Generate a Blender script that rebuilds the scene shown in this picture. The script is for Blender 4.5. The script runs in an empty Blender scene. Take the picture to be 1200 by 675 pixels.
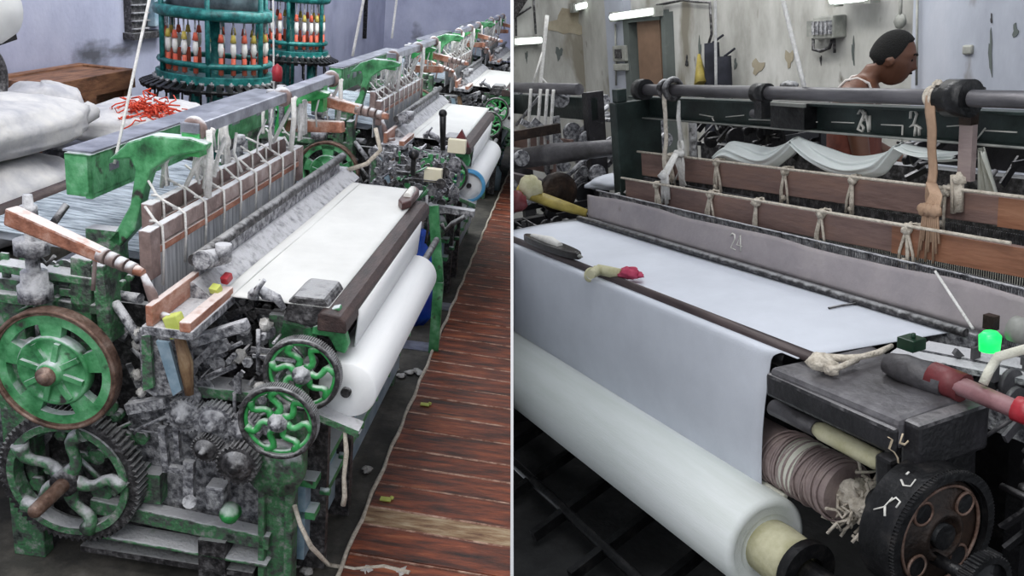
import bpy, bmesh, math, random
import numpy as np
from mathutils import Matrix, Vector
random.seed(7)
PI = math.pi
C = bpy.context.scene.collection
sc = bpy.context.scene

# ---------------------------------------------------------------- camera, light, exposure
FPX = 1050.0                       # focal length in pixels of the 1200 px wide frame
CAMZ = 1.85
PS, PC = 0.2997, 0.95403           # sine / cosine of the downward pitch
cd = bpy.data.cameras.new('camera'); cam = bpy.data.objects.new('camera', cd); C.objects.link(cam)
cd.sensor_width = 36; cd.lens = 36 * FPX / 1200; cd.clip_start = .05; cd.clip_end = 200
cam.location = (0, 0, CAMZ); cam.rotation_euler = (PI / 2 - math.asin(PS), 0, 0)
sc.camera = cam
sc.view_settings.view_transform = 'Standard'; sc.view_settings.look = 'None'
sc.view_settings.exposure = 0.0; sc.view_settings.gamma = 1; sc.view_settings.use_curve_mapping = False
w = bpy.data.worlds.new('world'); sc.world = w; w.use_nodes = True
bg = w.node_tree.nodes['Background']; bg.inputs[0].default_value = (.86, .92, 1, 1); bg.inputs[1].default_value = 0.63

def area(name, loc, size, energy, col, target):
    l = bpy.data.lights.new(name, 'AREA'); l.shape = 'RECTANGLE'; l.size, l.size_y = size; l.energy = energy; l.color = col
    o = bpy.data.objects.new(name, l); C.objects.link(o); o.location = loc
    o.rotation_euler = (Vector(target) - Vector(loc)).to_track_quat('-Z', 'Y').to_euler()
    return o
# ---------------------------------------------------------------- the two halls' own frames (each hall is a hair out of level)
RL = np.array([[0.08069778, -0.99216461, 0.09537955], [-0.31956362, -0.11639395, -0.94038904], [0.94412232, 0.04540747, -0.32645245]])
RR = np.array([[-0.41150911, -0.90689235, -0.09058981], [-0.2109767, 0.19148243, -0.95855272], [0.88665049, -0.37534083, -0.27012992]])
W = np.array([[1, 0, 0], [0, -PS, PC], [0, -PC, -PS]])
AX = {'X': 0, 'Y': 1, 'Z': 2}
class Frame:
    def __init__(s, R, side):
        s.R = R; s.side = side
        s.M = Matrix.Translation((0, 0, CAMZ)) @ Matrix((W @ R).tolist()).to_4x4()
    def P(s, x, y, a, v):          # the point of plane a = v seen in that direction
        d = s.R.T @ np.array([(x - 600) / FPX, (y - 337.5) / FPX, 1.0])
        return Vector((d * v / d[AX[a]]).tolist())
    def D(s, x, y, dist):          # the point at that depth
        d = s.R.T @ np.array([(x - 600) / FPX, (y - 337.5) / FPX, 1.0])
        return Vector((d * dist).tolist())
FL, FR = Frame(RL, -1), Frame(RR, 1)
FLOOR = -1.85
# unseen area lights added to brighten the two halls and their walls (positions in each hall's own frame)
def lamp(name, fr, loc, size, energy, col, target):
    return area(name, tuple(fr.M @ Vector(loc)), size, energy, col, tuple(fr.M @ Vector(target)))
lamp('hall_light_left', FL, (1.2, 1.0, 2.2), (1.8, 1.4), 66, (1, .98, .95), (2.8, .9, -1.0))
lamp('fill_light_left_low', FL, (-.2, 1.3, .5), (1.2, .8), 17, (1, .98, .96), (2.2, 1.0, -1.4))  # front fill added behind the camera to lift the loom's dark lower parts
lamp('hall_light_left_back', FL, (7.0, .8, 2.3), (4, 2), 110, (.95, .97, 1), (6.5, 1.2, -1.0))
lamp('wall_wash_left', FL, (6.0, 1.8, 1.8), (6, .5), 75, (.95, .97, 1), (6.0, 3.55, -.2))
lamp('wall_wash_left_far', FL, (13.0, 1.6, 1.8), (6, .5), 170, (.95, .97, 1), (15.5, 3.2, .2))
lamp('hall_light_right', FR, (2.0, -1.2, 2.2), (2.5, 1.0), 30, (.95, .98, 1), (2.4, -1.8, -1.0))
lamp('fill_light_right_low', FR, (.2, -.2, .7), (1.2, .6), 8, (.97, 1, 1), (2.2, -2.2, -.5))  # front fill added near the camera to brighten the shaded drapes
lamp('wall_wash_right', FR, (5.0, -3.0, 1.6), (5, .4), 70, (1, 1, .95), (5.0, -4.6, -.1))
lamp('wall_wash_right_far', FR, (6.9, -2.2, 1.6), (.4, 3), 30, (.95, 1, .92), (8.4, -2.6, 0))
SIDE = {}

# ---------------------------------------------------------------- materials
MATS = {}
def srgb(c):
    return tuple((x / 255 / 12.92) if x / 255 <= .04045 else ((x / 255 + .055) / 1.055) ** 2.4 for x in c) + (1,)
def mat(name, cols, scale=12, rough=.6, metal=0, bump=.2, bscale=None, detail=6, dust=None, dustamt=.5, stretch=(1, 1, 1), emit=0, spots=None, sheen=0):
    """cols: list of (srgb, position). dust: colour of the lint lying on faces that look up. spots: (colour, scale, threshold)"""
    m = bpy.data.materials.new(name); m.use_nodes = True; nt = m.node_tree; N = nt.nodes; Lk = nt.links
    b = N['Principled BSDF']; b.inputs['Roughness'].default_value = rough; b.inputs['Metallic'].default_value = metal
    tc = N.new('ShaderNodeTexCoord'); mp = N.new('ShaderNodeMapping'); mp.inputs['Scale'].default_value = stretch
    Lk.new(tc.outputs['Object'], mp.inputs[0])
    nz = N.new('ShaderNodeTexNoise'); nz.inputs['Scale'].default_value = scale; nz.inputs['Detail'].default_value = detail; nz.inputs['Roughness'].default_value = .65
    Lk.new(mp.outputs[0], nz.inputs['Vector'])
    cr = N.new('ShaderNodeValToRGB'); el = cr.color_ramp.elements
    if len(cols) == 1: cols = [(cols[0][0], 0), (cols[0][0], 1)]
    while len(el) < len(cols): el.new(.5)
    for e, (c, p) in zip(el, cols): e.position = p; e.color = srgb(c)
    Lk.new(nz.outputs['Fac'], cr.inputs[0]); out = cr.outputs[0]
    def mix(fac, colr, out):
        mx = N.new('ShaderNodeMix'); mx.data_type = 'RGBA'; Lk.new(fac, mx.inputs[0]); Lk.new(out, mx.inputs[6]); mx.inputs[7].default_value = srgb(colr); return mx.outputs[2]
    if spots:
        for (colr, s2, th) in (spots if isinstance(spots, list) else [spots]):
            n2 = N.new('ShaderNodeTexNoise'); n2.inputs['Scale'].default_value = s2; n2.inputs['Detail'].default_value = 5; Lk.new(mp.outputs[0], n2.inputs['Vector'])
            r2 = N.new('ShaderNodeValToRGB'); r2.color_ramp.elements[0].position = th; r2.color_ramp.elements[1].position = min(1, th + .08)
            Lk.new(n2.outputs['Fac'], r2.inputs[0]); out = mix(r2.outputs[0], colr, out)
    if dust:
        g = N.new('ShaderNodeNewGeometry'); sx = N.new('ShaderNodeSeparateXYZ'); Lk.new(g.outputs['Normal'], sx.inputs[0])
        n3 = N.new('ShaderNodeTexNoise'); n3.inputs['Scale'].default_value = 30; n3.inputs['Detail'].default_value = 6; Lk.new(tc.outputs['Object'], n3.inputs['Vector'])
        a = N.new('ShaderNodeMath'); a.operation = 'MULTIPLY_ADD'; Lk.new(sx.outputs['Z'], a.inputs[0]); a.inputs[1].default_value = .55; a.inputs[2].default_value = -.30 + dustamt * .3
        a2 = N.new('ShaderNodeMath'); a2.operation = 'ADD'; Lk.new(a.outputs[0], a2.inputs[0]); Lk.new(n3.outputs['Fac'], a2.inputs[1])
        r3 = N.new('ShaderNodeValToRGB'); r3.color_ramp.elements[0].position = .5; r3.color_ramp.elements[1].position = .8
        Lk.new(a2.outputs[0], r3.inputs[0]); out = mix(r3.outputs[0], dust, out)
    Lk.new(out, b.inputs['Base Color'])
    if emit: Lk.new(out, b.inputs['Emission Color']); b.inputs['Emission Strength'].default_value = emit
    if bump:
        nb = N.new('ShaderNodeTexNoise'); nb.inputs['Scale'].default_value = bscale or scale * 3; nb.inputs['Detail'].default_value = 5; Lk.new(mp.outputs[0], nb.inputs['Vector'])
        bp = N.new('ShaderNodeBump'); bp.inputs['Strength'].default_value = bump; bp.inputs['Distance'].default_value = .01
        Lk.new(nb.outputs['Fac'], bp.inputs['Height']); Lk.new(bp.outputs[0], b.inputs['Normal'])
    MATS[name] = m; return m

def stain(mname, c, sx, sz, colr):
    """a soft soot mark of its own shape at object position c"""
    nt = MATS[mname].node_tree; N = nt.nodes; Lk = nt.links; b = N['Principled BSDF']; src = b.inputs['Base Color'].links[0].from_socket
    tc = N.new('ShaderNodeTexCoord'); mp = N.new('ShaderNodeMapping'); mp.vector_type = 'POINT'; mp.inputs['Scale'].default_value = (1 / sx, 0, 1 / sz); mp.inputs['Location'].default_value = (-c[0] / sx, 0, -c[2] / sz)
    Lk.new(tc.outputs['Object'], mp.inputs[0]); ln = N.new('ShaderNodeVectorMath'); ln.operation = 'LENGTH'; Lk.new(mp.outputs[0], ln.inputs[0])
    nz = N.new('ShaderNodeTexNoise'); nz.inputs['Scale'].default_value = 2.2; nz.inputs['Detail'].default_value = 4; Lk.new(mp.outputs[0], nz.inputs['Vector'])
    a = N.new('ShaderNodeMath'); a.operation = 'MULTIPLY_ADD'; Lk.new(nz.outputs['Fac'], a.inputs[0]); a.inputs[1].default_value = 1.3; Lk.new(ln.outputs['Value'], a.inputs[2])
    r = N.new('ShaderNodeValToRGB'); r.color_ramp.elements[0].position = .55; r.color_ramp.elements[0].color = (.85,) * 3 + (1,); r.color_ramp.elements[1].position = 1.0 - .0; r.color_ramp.elements[1].color = (0, 0, 0, 1); sc2 = N.new('ShaderNodeMath'); sc2.operation = 'MULTIPLY'; sc2.inputs[1].default_value = .62; Lk.new(a.outputs[0], sc2.inputs[0]); Lk.new(sc2.outputs[0], r.inputs[0])
    mx = N.new('ShaderNodeMix'); mx.data_type = 'RGBA'; Lk.new(r.outputs[0], mx.inputs[0]); Lk.new(src, mx.inputs[6]); mx.inputs[7].default_value = srgb(colr); Lk.new(mx.outputs[2], b.inputs['Base Color'])
LINT = (196, 196, 200)
mat('green_paint', [((30, 76, 46), .30), ((62, 136, 84), .44), ((96, 168, 116), .58), ((146, 196, 162), .72)], 11, .45, .05, .3, 50, dust=(200, 208, 210), dustamt=.45, spots=((58, 54, 52), 16, .62))
mat('green_grime', [((34, 40, 38), .3), ((84, 92, 86), .43), ((70, 128, 84), .54), ((150, 152, 148), .68)], 24, .55, .1, .5, 90, dust=LINT, dustamt=.6)
mat('green_bright', [((28, 110, 52), .3), ((58, 160, 84), .5), ((120, 200, 142), .72)], 14, .4, .05, .2, 50, dust=(190, 206, 196), dustamt=.3)
mat('steel_dusty', [((46, 46, 50), .32), ((104, 104, 110), .44), ((166, 166, 170), .58), ((206, 206, 208), .75)], 46, .6, .2, .6, 120, dust=LINT, dustamt=.5)
mat('steel_dark', [((26, 26, 28), .35), ((58, 56, 58), .5), ((118, 116, 118), .7)], 40, .5, .25, .5, 110, dust=(160, 160, 162), dustamt=.4)
mat('steel_oily', [((16, 16, 18), .35), ((34, 34, 36), .55), ((70, 66, 64), .8)], 20, .38, .4, .3, 60)
mat('rust_rim', [((66, 50, 44), .35), ((118, 92, 80), .5), ((150, 130, 120), .68)], 18, .5, .4, .4, 60)
mat('white_cloth', [((206, 206, 204), .3), ((220, 220, 218), .7)], 5, .85, 0, .25, 500)
mat('white_roll', [((226, 228, 230), .3), ((240, 240, 241), .7)], 3, .8, 0, .2, 400, stretch=(.4, 4, 4))
mat('cool_cloth', [((196, 200, 210), .3), ((212, 216, 226), .7)], 3, .8, 0, .15, 300)
mat('cream_cloth', [((200, 198, 182), .35), ((222, 222, 212), .65)], 6, .85, 0, .3, 200)
mat('roll_cloth', [((214, 220, 216), .35), ((230, 234, 234), .65)], 3, .8, 0, .1, 100, stretch=(.3, 3, 3))
mat('sack_cloth', [((168, 168, 174), .35), ((200, 198, 198), .55), ((220, 216, 210), .75)], 5, .9, 0, .9, 9)
mat('breast_wood', [((34, 24, 24), .35), ((60, 44, 42), .55), ((84, 66, 60), .75)], 14, .55, 0, .3, 90, stretch=(.5, 2, 2))
mat('orange_wood', [((110, 68, 52), .3), ((164, 110, 88), .5), ((202, 166, 150), .7)], 9, .5, 0, .3, 60, stretch=(1, 2, 2), dust=(214, 200, 196), dustamt=.45)
mat('heald_wood', [((92, 76, 72), .3), ((136, 116, 112), .5), ((174, 160, 156), .7)], 10, .6, 0, .3, 50, dust=(205, 205, 208), dustamt=.55)
mat('crate_wood', [((64, 42, 30), .3), ((124, 84, 60), .5), ((160, 116, 84), .72)], 7, .65, 0, .3, 40, stretch=(.6, 3, 3))
mat('floor_wood', [((36, 21, 16), .33), ((92, 45, 29), .46), ((140, 70, 42), .60), ((176, 116, 78), .78)], 5, .5, 0, .4, 30, stretch=(5, .8, 1), spots=((52, 30, 26), 4, .62))
mat('pale_wood', [((96, 62, 44), .33), ((150, 122, 92), .5), ((190, 174, 146), .7)], 8, .6, 0, .3, 30, stretch=(6, 1, 1))
mat('seam_lint', [((128, 88, 74), .4), ((200, 168, 150), .62)], 20, .9, 0, .3)
mat('concrete_left', [((40, 39, 37), .3), ((66, 64, 60), .48), ((92, 88, 82), .62), ((124, 120, 116), .8)], 5, .8, 0, .4, 40)
mat('concrete_right', [((30, 30, 31), .35), ((54, 54, 55), .55), ((84, 84, 84), .75)], 4, .7, 0, .4, 30)
mat('wall_lavender', [((146, 149, 172), .3), ((166, 169, 191), .5), ((180, 183, 202), .7)], 1.6, .85, 0, .25, 30, spots=((84, 84, 86), 1.1, .67))
mat('wall_stain', [((60, 60, 60), .35), ((96, 96, 104), .65)], 8, .9, 0, .2)
mat('teal_paint', [((8, 52, 54), .3), ((24, 108, 106), .5), ((60, 150, 144), .7)], 18, .4, .1, .2, 40)
mat('drum_grey', [((110, 112, 122), .35), ((170, 172, 182), .65)], 10, .35, .5, .1)
mat('thread_white', [((214, 212, 206), .3), ((236, 234, 230), .7)], 30, .9, 0, .2)
mat('thread_red', [((200, 74, 56), .3), ((222, 122, 96), .7)], 30, .8, 0, .2)
mat('thread_yellow', [((180, 160, 60), .3), ((208, 190, 110), .7)], 30, .8, 0, .2)
mat('red_yarn', [((186, 44, 24), .3), ((232, 92, 62), .7)], 30, .8, 0, .2)
mat('rope', [((162, 152, 138), .3), ((212, 203, 190), .6)], 60, .95, 0, .5, 200)
mat('rope_white', [((196, 194, 190), .3), ((226, 224, 222), .6)], 60, .95, 0, .5, 200)
mat('lint', [((150, 146, 142), .3), ((204, 202, 200), .6)], 40, 1, 0, .8, 120)
mat('blue_plastic', [((18, 60, 176), .35), ((44, 104, 222), .65)], 8, .35, 0, .3, 20)
mat('sky_blue', [((60, 140, 190), .35), ((110, 176, 214), .65)], 8, .5)
mat('paper_card', [((214, 206, 180), .3), ((228, 222, 202), .7)], 10, .8, 0, .05)
mat('yellow_tag', [((176, 186, 84), .35), ((206, 212, 120), .65)], 10, .6, 0, .2)
mat('red_plastic', [((136, 24, 34), .35), ((180, 50, 62), .65)], 12, .4, 0, .2)
mat('warp_thread', [((104, 114, 124), .38), ((190, 200, 210), .6)], 60, .8, 0, 0, stretch=(1, .15, 1))
mat('heald_wire', [((150, 152, 158), .34), ((204, 206, 210), .5), ((240, 240, 242), .66)], 70, .6, .1, 0, stretch=(1, 1, .06))
mat('wall_grey', [((140, 139, 134), .3), ((170, 169, 165), .46), ((192, 191, 188), .62)], 2.2, .85, 0, .3, 20, spots=[((126, 121, 110), 2.4, .56), ((92, 86, 76), 7, .66)], stretch=(1, 1, .4))
mat('wall_bluish', [((140, 144, 156), .3), ((168, 172, 184), .55), ((182, 184, 194), .7)], 1.2, .85, 0, .3, 20, spots=((116, 112, 108), 4, .66), stretch=(1, 1, .4))
mat('wall_dim', [((72, 78, 78), .3), ((98, 104, 102), .6), ((130, 134, 128), .75)], 1.4, .85, 0, .3, 20)
mat('door_brown', [((104, 82, 66), .35), ((136, 108, 90), .65)], 2, .7, 0, .2)
mat('purlin_pink', [((122, 106, 106), .3), ((150, 134, 132), .55), ((164, 148, 142), .75)], 7, .7, 0, .25, 60, stretch=(.5, 2, 2))
mat('heald_board', [((94, 74, 70), .3), ((126, 102, 96), .5), ((150, 118, 104), .75)], 6, .6, 0, .3, 40, stretch=(.4, 2, 2))
mat('heald_board_warm', [((110, 74, 56), .3), ((146, 100, 76), .5), ((166, 122, 96), .75)], 6, .6, 0, .3, 40, stretch=(.4, 2, 2))
mat('sley_cover', [((138, 132, 136), .3), ((160, 152, 154), .55), ((174, 166, 164), .75)], 3, .85, 0, .25, 40, spots=((110, 98, 92), 5, .7))
mat('tube_steel', [((68, 66, 70), .3), ((100, 98, 102), .55), ((122, 120, 122), .75)], 8, .4, .4, .15, stretch=(.4, 2, 2))
mat('channel_green', [((16, 26, 26), .3), ((30, 42, 40), .5), ((50, 64, 62), .72)], 7, .5, .2, .25, 40)
mat('bar_brown', [((50, 40, 42), .35), ((82, 70, 70), .65)], 10, .4, .2, .15, stretch=(.3, 2, 2))
mat('band_tan', [((140, 112, 90), .3), ((176, 146, 122), .6), ((196, 170, 148), .75)], 8, .8, 0, .3, 60)
mat('black_casting', [((22, 22, 24), .35), ((40, 39, 42), .55), ((60, 58, 62), .75)], 6, .4, .25, .3, 60, dust=(120, 118, 120), dustamt=.35)
mat('casting_top', [((64, 62, 64), .35), ((92, 90, 94), .55), ((130, 128, 130), .75)], 6, .5, .25, .3, 60)
mat('gear_rust', [((30, 24, 22), .35), ((56, 44, 38), .55), ((86, 66, 54), .75)], 14, .45, .4, .4, 60)
mat('chalk', [((196, 194, 188), .3), ((222, 220, 214), .7)], 30, 1, 0, .2)
mat('chalk_tan', [((196, 176, 146), .3), ((220, 204, 180), .7)], 30, 1, 0, .2)
mat('ochre', [((120, 106, 44), .35), ((176, 158, 80), .65)], 8, .6, 0, .2)
mat('pink_cloth', [((160, 40, 70), .35), ((208, 90, 124), .65)], 10, .8, 0, .4, 30)
mat('cream_rag', [((170, 166, 130), .35), ((206, 202, 174), .65)], 10, .85, 0, .4, 30)
mat('red_leather', [((78, 28, 32), .35), ((116, 46, 50), .65)], 8, .5, 0, .3)
mat('pink_wood', [((120, 82, 86), .35), ((156, 118, 122), .65)], 8, .5, 0, .3)
mat('green_lamp', [((6, 200, 70), .3), ((40, 235, 110), .7)], 6, .3, 0, 0, emit=2.0)
mat('dark_green_plastic', [((10, 40, 26), .35), ((22, 66, 44), .65)], 8, .35, 0, .1)
mat('skin', [((90, 58, 44), .35), ((112, 74, 56), .65)], 6, .5, 0, .1, 60)
mat('flake_tan', [((136, 126, 108), .35), ((158, 150, 132), .65)], 6, .85, 0, .2)
mat('hair', [((5, 4, 4), .35), ((11, 10, 10), .65)], 60, .95, 0, .6, 200)
mat('vest', [((196, 188, 184), .35), ((214, 208, 204), .65)], 20, .9, 0, .3)
mat('rust_cloth', [((94, 48, 38), .35), ((126, 68, 54), .65)], 10, .8, 0, .4, 40)
mat('coat_dark', [((18, 20, 30), .35), ((34, 36, 48), .65)], 10, .85, 0, .4, 30)
mat('tube_glow', [((240, 255, 246), .3), ((246, 255, 250), .7)], 3, .4, 0, 0, emit=2.2)
mat('box_grey', [((120, 122, 118), .35), ((160, 160, 154), .65)], 8, .5, 0, .2)
mat('partition_white', [((250, 250, 250), 0), ((250, 250, 250), 1)], 3, .8, 0, 0)
mat('black_lacquer', [((14, 12, 14), .35), ((34, 28, 28), .65)], 10, .25, 0, .1)
mat('shuttle_wood', [((50, 24, 22), .35), ((92, 46, 40), .65)], 10, .35, 0, .1)
mat('cyan_tube', [((120, 150, 170), .35), ((176, 196, 210), .65)], 10, .4, .2, .1)

# ---------------------------------------------------------------- mesh building
def vec(p): return Vector(p)
def basis(ax):
    ax = Vector(ax).normalized(); t = Vector((0, 0, 1)) if abs(ax.z) < .9 else Vector((1, 0, 0))
    u = t.cross(ax).normalized(); return u, ax.cross(u), ax
class MB:
    def __init__(s): s.v = []; s.f = []; s.sm = []
    def add(s, vs, fs, smooth=False):
        o = len(s.v); s.v += [Vector(p) for p in vs]; s.f += [tuple(i + o for i in q) for q in fs]; s.sm += [smooth] * len(fs)
    def cut(s):                    # what follows is a piece of its own
        s.marks = getattr(s, 'marks', []) + [(len(s.v), len(s.f))]; return s
    def hexa(s, p):  # p: 4 bottom, 4 top
        s.add(p, [(3, 2, 1, 0), (4, 5, 6, 7), (0, 1, 5, 4), (1, 2, 6, 5), (2, 3, 7, 6), (3, 0, 4, 7)]); return s
    def box(s, x0, x1, y0, y1, z0, z1):
        x0, x1 = sorted((x0, x1)); y0, y1 = sorted((y0, y1)); z0, z1 = sorted((z0, z1))
        return s.hexa([(x0, y0, z0), (x1, y0, z0), (x1, y1, z0), (x0, y1, z0), (x0, y0, z1), (x1, y0, z1), (x1, y1, z1), (x0, y1, z1)])
    def bar(s, a, b, wd, ht, up=(0, 0, 1), w2=None, h2=None):
        a, b = Vector(a), Vector(b); d = (b - a).normalized(); up = Vector(up)
        if abs(d.dot(up)) > .95: up = Vector((0, 1, 0))
        sd = d.cross(up).normalized(); u = sd.cross(d)
        w2 = wd if w2 is None else w2; h2 = ht if h2 is None else h2
        q = []
        for c, ww, hh in ((a, wd, ht), (b, w2, h2)):
            q.append([c - sd * ww / 2 - u * hh / 2, c + sd * ww / 2 - u * hh / 2, c + sd * ww / 2 + u * hh / 2, c - sd * ww / 2 + u * hh / 2])
        return s.hexa(q[0] + q[1])
    def prism(s, pts, off):
        off = Vector(off); n = len(pts); p = [Vector(q) for q in pts]
        s.add(p + [q + off for q in p], [tuple(range(n))[::-1], tuple(range(n, 2 * n))] + [(i, (i + 1) % n, n + (i + 1) % n, n + i) for i in range(n)]); return s
    def tube(s, pts, r, n=8, cap=True, flat=1.0, smooth=True):
        pts = [Vector(p) for p in pts]; m = len(pts); rs = r if isinstance(r, (list, tuple)) else [r] * m
        vs = []; u = None
        for i, p in enumerate(pts):
            d = (pts[min(i + 1, m - 1)] - pts[max(i - 1, 0)])
            d = d.normalized() if d.length > 1e-9 else Vector((0, 0, 1))
            if u is None: u, v_, _ = basis(d)
            else:
                u = (u - d * u.dot(d)); u = u.normalized() if u.length > 1e-6 else basis(d)[0]
            vv = d.cross(u)
            for k in range(n):
                a = 2 * PI * k / n; vs.append(p + u * math.cos(a) * rs[i] + vv * math.sin(a) * rs[i] * flat)
        fs = [(i * n + k, i * n + (k + 1) % n, (i + 1) * n + (k + 1) % n, (i + 1) * n + k) for i in range(m - 1) for k in range(n)]
        s.add(vs, fs, smooth)
        if cap:
            o = len(s.v) - len(vs)
            s.f += [tuple(o + k for k in range(n))[::-1], tuple(o + (m - 1) * n + k for k in range(n))]; s.sm += [False, False]
        return s
    def lathe(s, o, ax, prof, n=24, smooth=True):  # prof: list of (along, radius)
        u, v_, ax = basis(ax); o = Vector(o); vs = []
        for (t, r) in prof:
            for k in range(n):
                a = 2 * PI * k / n; vs.append(o + ax * t + (u * math.cos(a) + v_ * math.sin(a)) * max(r, 1e-4))
        m = len(prof)
        s.add(vs, [(i * n + k, i * n + (k + 1) % n, (i + 1) * n + (k + 1) % n, (i + 1) * n + k) for i in range(m - 1) for k in range(n)], smooth)
        return s
    def cyl(s, a, b, r, n=20, r2=None):
        a, b = Vector(a), Vector(b); L = (b - a).length; r2 = r if r2 is None else r2
        s.lathe(a, b - a, [(0, 0), (0, r), (L, r2), (L, 0)], n, False)
        for i in range(len(s.sm) - 3 * n, len(s.sm)): s.sm[i] = n <= i - (len(s.sm) - 3 * n) < 2 * n
        return s
    def ring(s, o, ax, ri, ro, t, n=48, teeth=0, td=.006):
        u, v_, ax = basis(ax); o = Vector(o)
        if teeth: n = teeth * 4
        vs = []
        for k in range(n):
            a = 2 * PI * k / n; d = u * math.cos(a) + v_ * math.sin(a)
            rr = ro if not teeth or k % 4 in (0, 1) else ro - td
            vs += [o + d * ri, o + d * rr, o + d * rr + ax * t, o + d * ri + ax * t]
        fs = []
        for k in range(n):
            a, b = 4 * k, 4 * ((k + 1) % n)
            for i in range(4): fs.append((a + i, b + i, b + (i + 1) % 4, a + (i + 1) % 4))
        s.add(vs, fs, False); return s
    def torus(s, o, ax, R, r, n=40, m=8):
        u, v_, ax = basis(ax); o = Vector(o); pts = []
        vs = []
        for k in range(n):
            a = 2 * PI * k / n; d = u * math.cos(a) + v_ * math.sin(a)
            for j in range(m):
                b = 2 * PI * j / m; vs.append(o + d * (R + r * math.cos(b)) + ax * r * math.sin(b))
        s.add(vs, [(k * m + j, ((k + 1) % n) * m + j, ((k + 1) % n) * m + (j + 1) % m, k * m + (j + 1) % m) for k in range(n) for j in range(m)], True); return s
    def blob(s, c, r, seed=0, rough=.35, n=10, sq=(1, 1, 1)):
        rnd = random.Random(seed); c = Vector(c); ph = [rnd.uniform(0, 6.3) for _ in range(6)]; vs = []; m = n
        for i in range(n + 1):
            th = PI * i / n
            for k in range(m * 2):
                a = PI * k / m
                q = 1 + rough * (math.sin(3 * a + ph[0]) * math.sin(2 * th + ph[1]) * .5 + math.sin(5 * a + ph[2] + 3 * th) * .3 * math.sin(th) + math.sin(7 * th + ph[3] - 4 * a) * .25 * math.sin(th))
                vs.append(c + Vector((math.sin(th) * math.cos(a) * r * sq[0], math.sin(th) * math.sin(a) * r * sq[1], math.cos(th) * r * sq[2])) * q)
        M = 2 * m
        s.add(vs, [(i * M + k, (i + 1) * M + k, (i + 1) * M + (k + 1) % M, i * M + (k + 1) % M) for i in range(n) for k in range(M)], True); return s
    def grid(s, fn, nu, nv, th=0.0, smooth=True):
        """sheet fn(u,v), given a real thickness th downwards"""
        vs = [fn(i / nu, j / nv) for i in range(nu + 1) for j in range(nv + 1)]; k = len(vs); W_ = nv + 1
        fs = [(i * W_ + j, (i + 1) * W_ + j, (i + 1) * W_ + j + 1, i * W_ + j + 1) for i in range(nu) for j in range(nv)]
        if th:
            vs = [Vector(p) for p in vs]
            vs = vs + [p - Vector((0, 0, th)) if not isinstance(th, Vector) else p + th for p in vs]
            fs = fs + [tuple(i + k for i in q)[::-1] for q in fs]
            for i in range(nu): fs += [(i * W_, i * W_ + k, (i + 1) * W_ + k, (i + 1) * W_), (i * W_ + nv, (i + 1) * W_ + nv, (i + 1) * W_ + nv + k, i * W_ + nv + k)]
            for j in range(nv): fs += [(j, j + 1, j + 1 + k, j + k), (nu * W_ + j, nu * W_ + j + k, nu * W_ + j + 1 + k, nu * W_ + j + 1)]
        s.add(vs, fs, smooth); return s
    def pieces(s):
        """the far-apart pieces of this mesh, each a mesh of its own"""
        n = len(s.v); par = list(range(n))
        def find(a):
            while par[a] != a: par[a] = par[par[a]]; a = par[a]
            return a
        for f in s.f:
            a = find(f[0])
            for b in f[1:]: par[find(b)] = a
        roots = {}
        for f in s.f: roots.setdefault(find(f[0]), []).extend(f)
        ks = list(roots)
        if len(ks) < 2 or len(ks) > 220: return [s]
        bb = []
        for k in ks:
            pts = [s.v[i] for i in roots[k]]; bb.append(([min(p[a] for p in pts) for a in range(3)], [max(p[a] for p in pts) for a in range(3)]))
        sz = [max(h[a] - l[a] for a in range(3)) for l, h in bb]; g = list(range(len(ks)))
        def fg(a):
            while g[a] != a: a = g[a]
            return a
        for i in range(len(ks)):
            for j in range(i + 1, len(ks)):
                gap = math.sqrt(sum(max(0, bb[i][0][a] - bb[j][1][a], bb[j][0][a] - bb[i][1][a]) ** 2 for a in range(3)))
                if gap < max(.02, .46 * max(sz[i], sz[j])): g[fg(i)] = fg(j)
        gid = {k: fg(i) for i, k in enumerate(ks)}; out = {}
        if len(set(gid.values())) < 2: return [s]
        for f, sm in zip(s.f, s.sm):
            q, mp = out.setdefault(gid[find(f[0])], (MB(), {}))
            idx = []
            for i in f:
                if i not in mp: mp[i] = len(q.v); q.v.append(s.v[i])
                idx.append(mp[i])
            q.f.append(tuple(idx)); q.sm.append(sm)
        return [q for q, _ in out.values()]
    def build(s, name, m, th, parent=None, bevel=0, label=None, stuff=False):
        """one mesh under the thing th (a Th), or under one of its parts"""
        if getattr(s, 'marks', None):
            mk = s.marks + [(len(s.v), len(s.f))]; mk = mk if s.marks[0] == (0, 0) else [(0, 0)] + mk; r_ = None
            for (v0, f0), (v1, f1) in zip(mk, mk[1:]):
                if f1 == f0: continue
                q = MB(); q.v = s.v[v0:v1]; q.f = [tuple(i - v0 for i in f) for f in s.f[f0:f1]]; q.sm = s.sm[f0:f1]; r_ = q.build(name, m, th, parent, bevel, label, stuff)
            return r_
        if not stuff and parent is not False and th.ob is not None and name != 'body':
            gs = s.pieces()
            if len(gs) > 1:
                for q in gs: r_ = q.build(name, m, th, parent, bevel, label)
                return r_
        me = bpy.data.meshes.new(name); o = th.o
        me.from_pydata([tuple(p - o) for p in s.v], [], s.f); me.polygons.foreach_set('use_smooth', s.sm)
        me.materials.append(MATS[m]); me.update()
        bm = bmesh.new(); bm.from_mesh(me); bmesh.ops.recalc_face_normals(bm, faces=bm.faces); bm.to_mesh(me); bm.free()
        ob = bpy.data.objects.new(name, me); C.objects.link(ob)
        ob.parent = parent if parent is not None else th.ob
        if bevel:
            b = ob.modifiers.new('bevel', 'BEVEL'); b.width = bevel; b.segments = 2; b.limit_method = 'ANGLE'; b.angle_limit = .7
        if label: ob['label'] = label
        if stuff: ob['kind'] = 'stuff'
        return ob
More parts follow.
